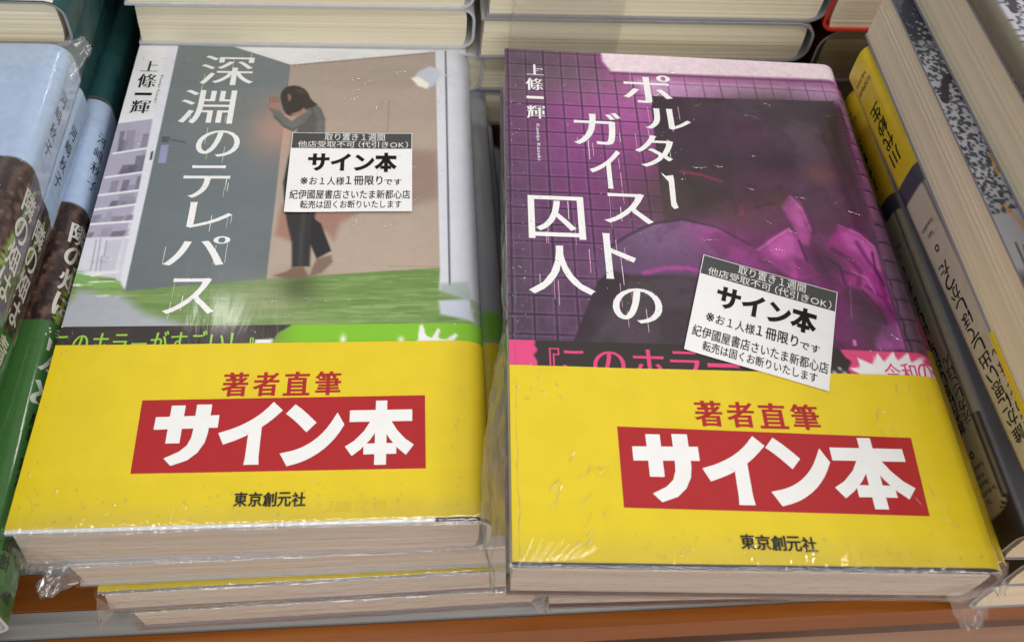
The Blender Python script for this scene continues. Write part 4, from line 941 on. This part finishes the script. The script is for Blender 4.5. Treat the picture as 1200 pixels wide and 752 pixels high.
# ------------------------------------------------------------------ behind: the second row on its riser
BT = Book(128, 186, 20)
def art_teal(S, V):
    c = Canvas(S, V, (38, 80, 82)); c.mix(fbm(S*0.06, V*0.03, 141)*0.4, (26, 58, 60)); rs = np.random.default_rng(9)
    for k in range(26):
        u, v = BT.mid+rs.uniform(-6, 6), 186-rs.uniform(6, 60); c.blob((u, v), rs.uniform(0.7, 1.3), (16, 40, 44), 0.85, 1.4)
    return c.im
def teal_book(label, yfoot, z, xr, rz, src=None, band_=False):
    o = thing('teal_paperback', label, 'book', ((xr-64)*MM, (yfoot+93)*MM, z*MM), rz, 'teal paperbacks behind the blue stack')
    if src:
        for p in src.children:
            if p.name.startswith('paper_band'): continue
            c = p.copy(); C.objects.link(c); c.parent = o
        return o
    jacket(BT, art_teal, PRINT_DRY, RIM_GREY, res=1.2, parent=o); pages(BT, PAGES_CREAM, o, inset=2.2)
    def wrap(S, V): 
        c = Canvas(S, V, (206, 204, 194)); return c.im
    # the pale band covers the front and stops, torn-edged, at the spine
    M = Mesh(); cols = np.linspace(2, BT.top+5, 60); rows = np.linspace(140, 185.6, 30); S, V = np.meshgrid(cols, rows)
    S = np.minimum(S, BT.top+3.2+1.1*np.sin(V*0.9)*(V < 172)); M.grid(BT.pt(S, V, 0.25), PRINT_DRY, lin(np.full(S.shape+(3,), (212, 210, 200.))))
    put_text(M, BT, '本格ミステリー', (BT.top-62, BT.top-6, 175.5, 181), INK_DRY, 0.36, (0.01, 0.0)); M.build('paper_band', o)
    return o
t1 = teal_book('topmost teal paperback with a pale lettered band, behind the light blue stack', 261, 36.9, -112.5, 0.0)
for k, (yf, z, xr, rz, lb) in enumerate([(262, 16.8, -115.8, 0.01, 'second'), (269, -3.3, -118.5, -0.01, 'third'), (279, -23.4, -114.5, 0.0, 'fourth'), (283, -43.5, -114, 0.0, 'lowest')]):
    teal_book(lb+' teal paperback from the top, spine facing right behind the light blue stack', yf, z, xr, rz, t1)

BC = Book(133, 188, 21.4, t=1.1); BC2 = Book(138, 188, 21.4, r=8, t=1.1)
def plain_stack(bk, name, label, group, specs, page, cover_col, rim):
    src = None
    for x, y, z, rz, lb in specs:
        o = thing(name, label % lb, 'book', (x*MM, (y+bk.H/2)*MM, z*MM), rz, group)
        if src is None:
            jacket(bk, plain(cover_col, cover_col), PRINT_DRY, rim, res=4, parent=o); pages(bk, page, o, inset=1.3, skew=0.8); src = o
        else:
            for p in src.children: c = p.copy(); C.objects.link(c); c.parent = o
plain_stack(BC, 'cream_paged_book', 'cream-paged white-edged book, %s behind the grey door novel', 'books behind the grey door novel',
    [(-39.5, 305, -0.3, 0.0, 'second from the top of the stack'), (-41.0, 303.5, 21.3, 0.006, 'third from the bottom of the stack'), (-40.0, 306, 42.9, -0.004, 'topmost of the stack'), (-35.0, 302, -21.9, 0.0, 'second from the bottom of the stack'), (-36.0, 303, -43.5, 0.0, 'lowest of the stack')], PAGES_CREAM, (206, 208, 208), RIM_WHITE)
plain_stack(BC2, 'cream_paged_book', 'cream-paged grey-edged book, %s behind the purple novel', 'books behind the purple novel',
    [(98.5, 299, -0.3, 0.0, 'in the middle of the stack'), (100.5, 299.5, 21.3, 0.0, 'upper one of the stack'), (100, 299, 42.9, 0.004, 'topmost of the stack'), (93.5, 302.5, -21.9, 0.0, 'poking out on the left'), (94.5, 303, -43.5, 0.0, 'lowest of the stack')], PAGES_CREAM, (168, 164, 158), RIM_GREY)
# red and olive books at the far right
BF = Book(128, 188, 30, r=11, t=1.0)
o = thing('olive_book', 'thick book with olive page edges darkened as in shade, under the red-edged book at the back', 'book', (237*MM, (301+94)*MM, -13*MM), math.pi)
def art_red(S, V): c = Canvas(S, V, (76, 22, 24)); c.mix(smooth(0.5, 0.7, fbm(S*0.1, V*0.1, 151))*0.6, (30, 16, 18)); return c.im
jacket(BF, art_red, PRINT_DRY, RIM_GREY, res=2, parent=o); pages(BF, PAGES_OLIVE_SHADE, o, inset=1.0)
o = thing('olive_book', 'dark red book lowest in the far right back stack', 'book', (239*MM, (303+94)*MM, -43.5*MM), math.pi)
for p in list(bpy.data.objects['olive_book'].children): c = p.copy(); C.objects.link(c); c.parent = o
BG = Book(128, 188, 22, r=5, t=1.2)
o = thing('red_edged_book', 'book with bright red cover edge and cream pages at the back beside the dotted stack', 'book', (234*MM, (299+94)*MM, 17.4*MM), math.pi)
jacket(BG, plain((200, 52, 44), (196, 48, 42)), PRINT_DRY, mat_paper('red_cover_edge', (206, 60, 48), film=0), res=3, parent=o); pages(BG, PAGES_CREAM, o, inset=1.2)
# loose clear sheet hanging over the cream page edges
cs = Mesh(); X_, Z_ = np.meshgrid(np.linspace(41, 86, 40), np.linspace(-1, 64, 40)); Y_ = 298.3-1.0*fbm(X_*0.05, Z_*0.05, 161)-0.4*np.sin(X_*0.2)
cs.grid(np.stack([X_, Y_, Z_], -1)*MM, FILM_CRUMPLED, np.full(X_.shape+(3,), 0.8), True)
for xe, sg in ((41, 1), (86, -1)):
    zz_ = np.linspace(-1, 64, 30); e_ = np.linspace(0, 2.2, 5); ZZ, EE = np.meshgrid(zz_, e_)
    cs.grid(np.stack([xe+sg*0.25*EE+0*ZZ, 298.0-EE*0.9+0.3*np.sin(ZZ*0.2), ZZ], -1)*MM, FILM_CRUMPLED, np.ones(ZZ.shape+(3,)), True)
ob = cs.build('clear_plastic_sheet'); ob['label'] = 'loose clear plastic sheet hanging in front of the cream page edges behind the purple novel'; ob['category'] = 'plastic sheet'
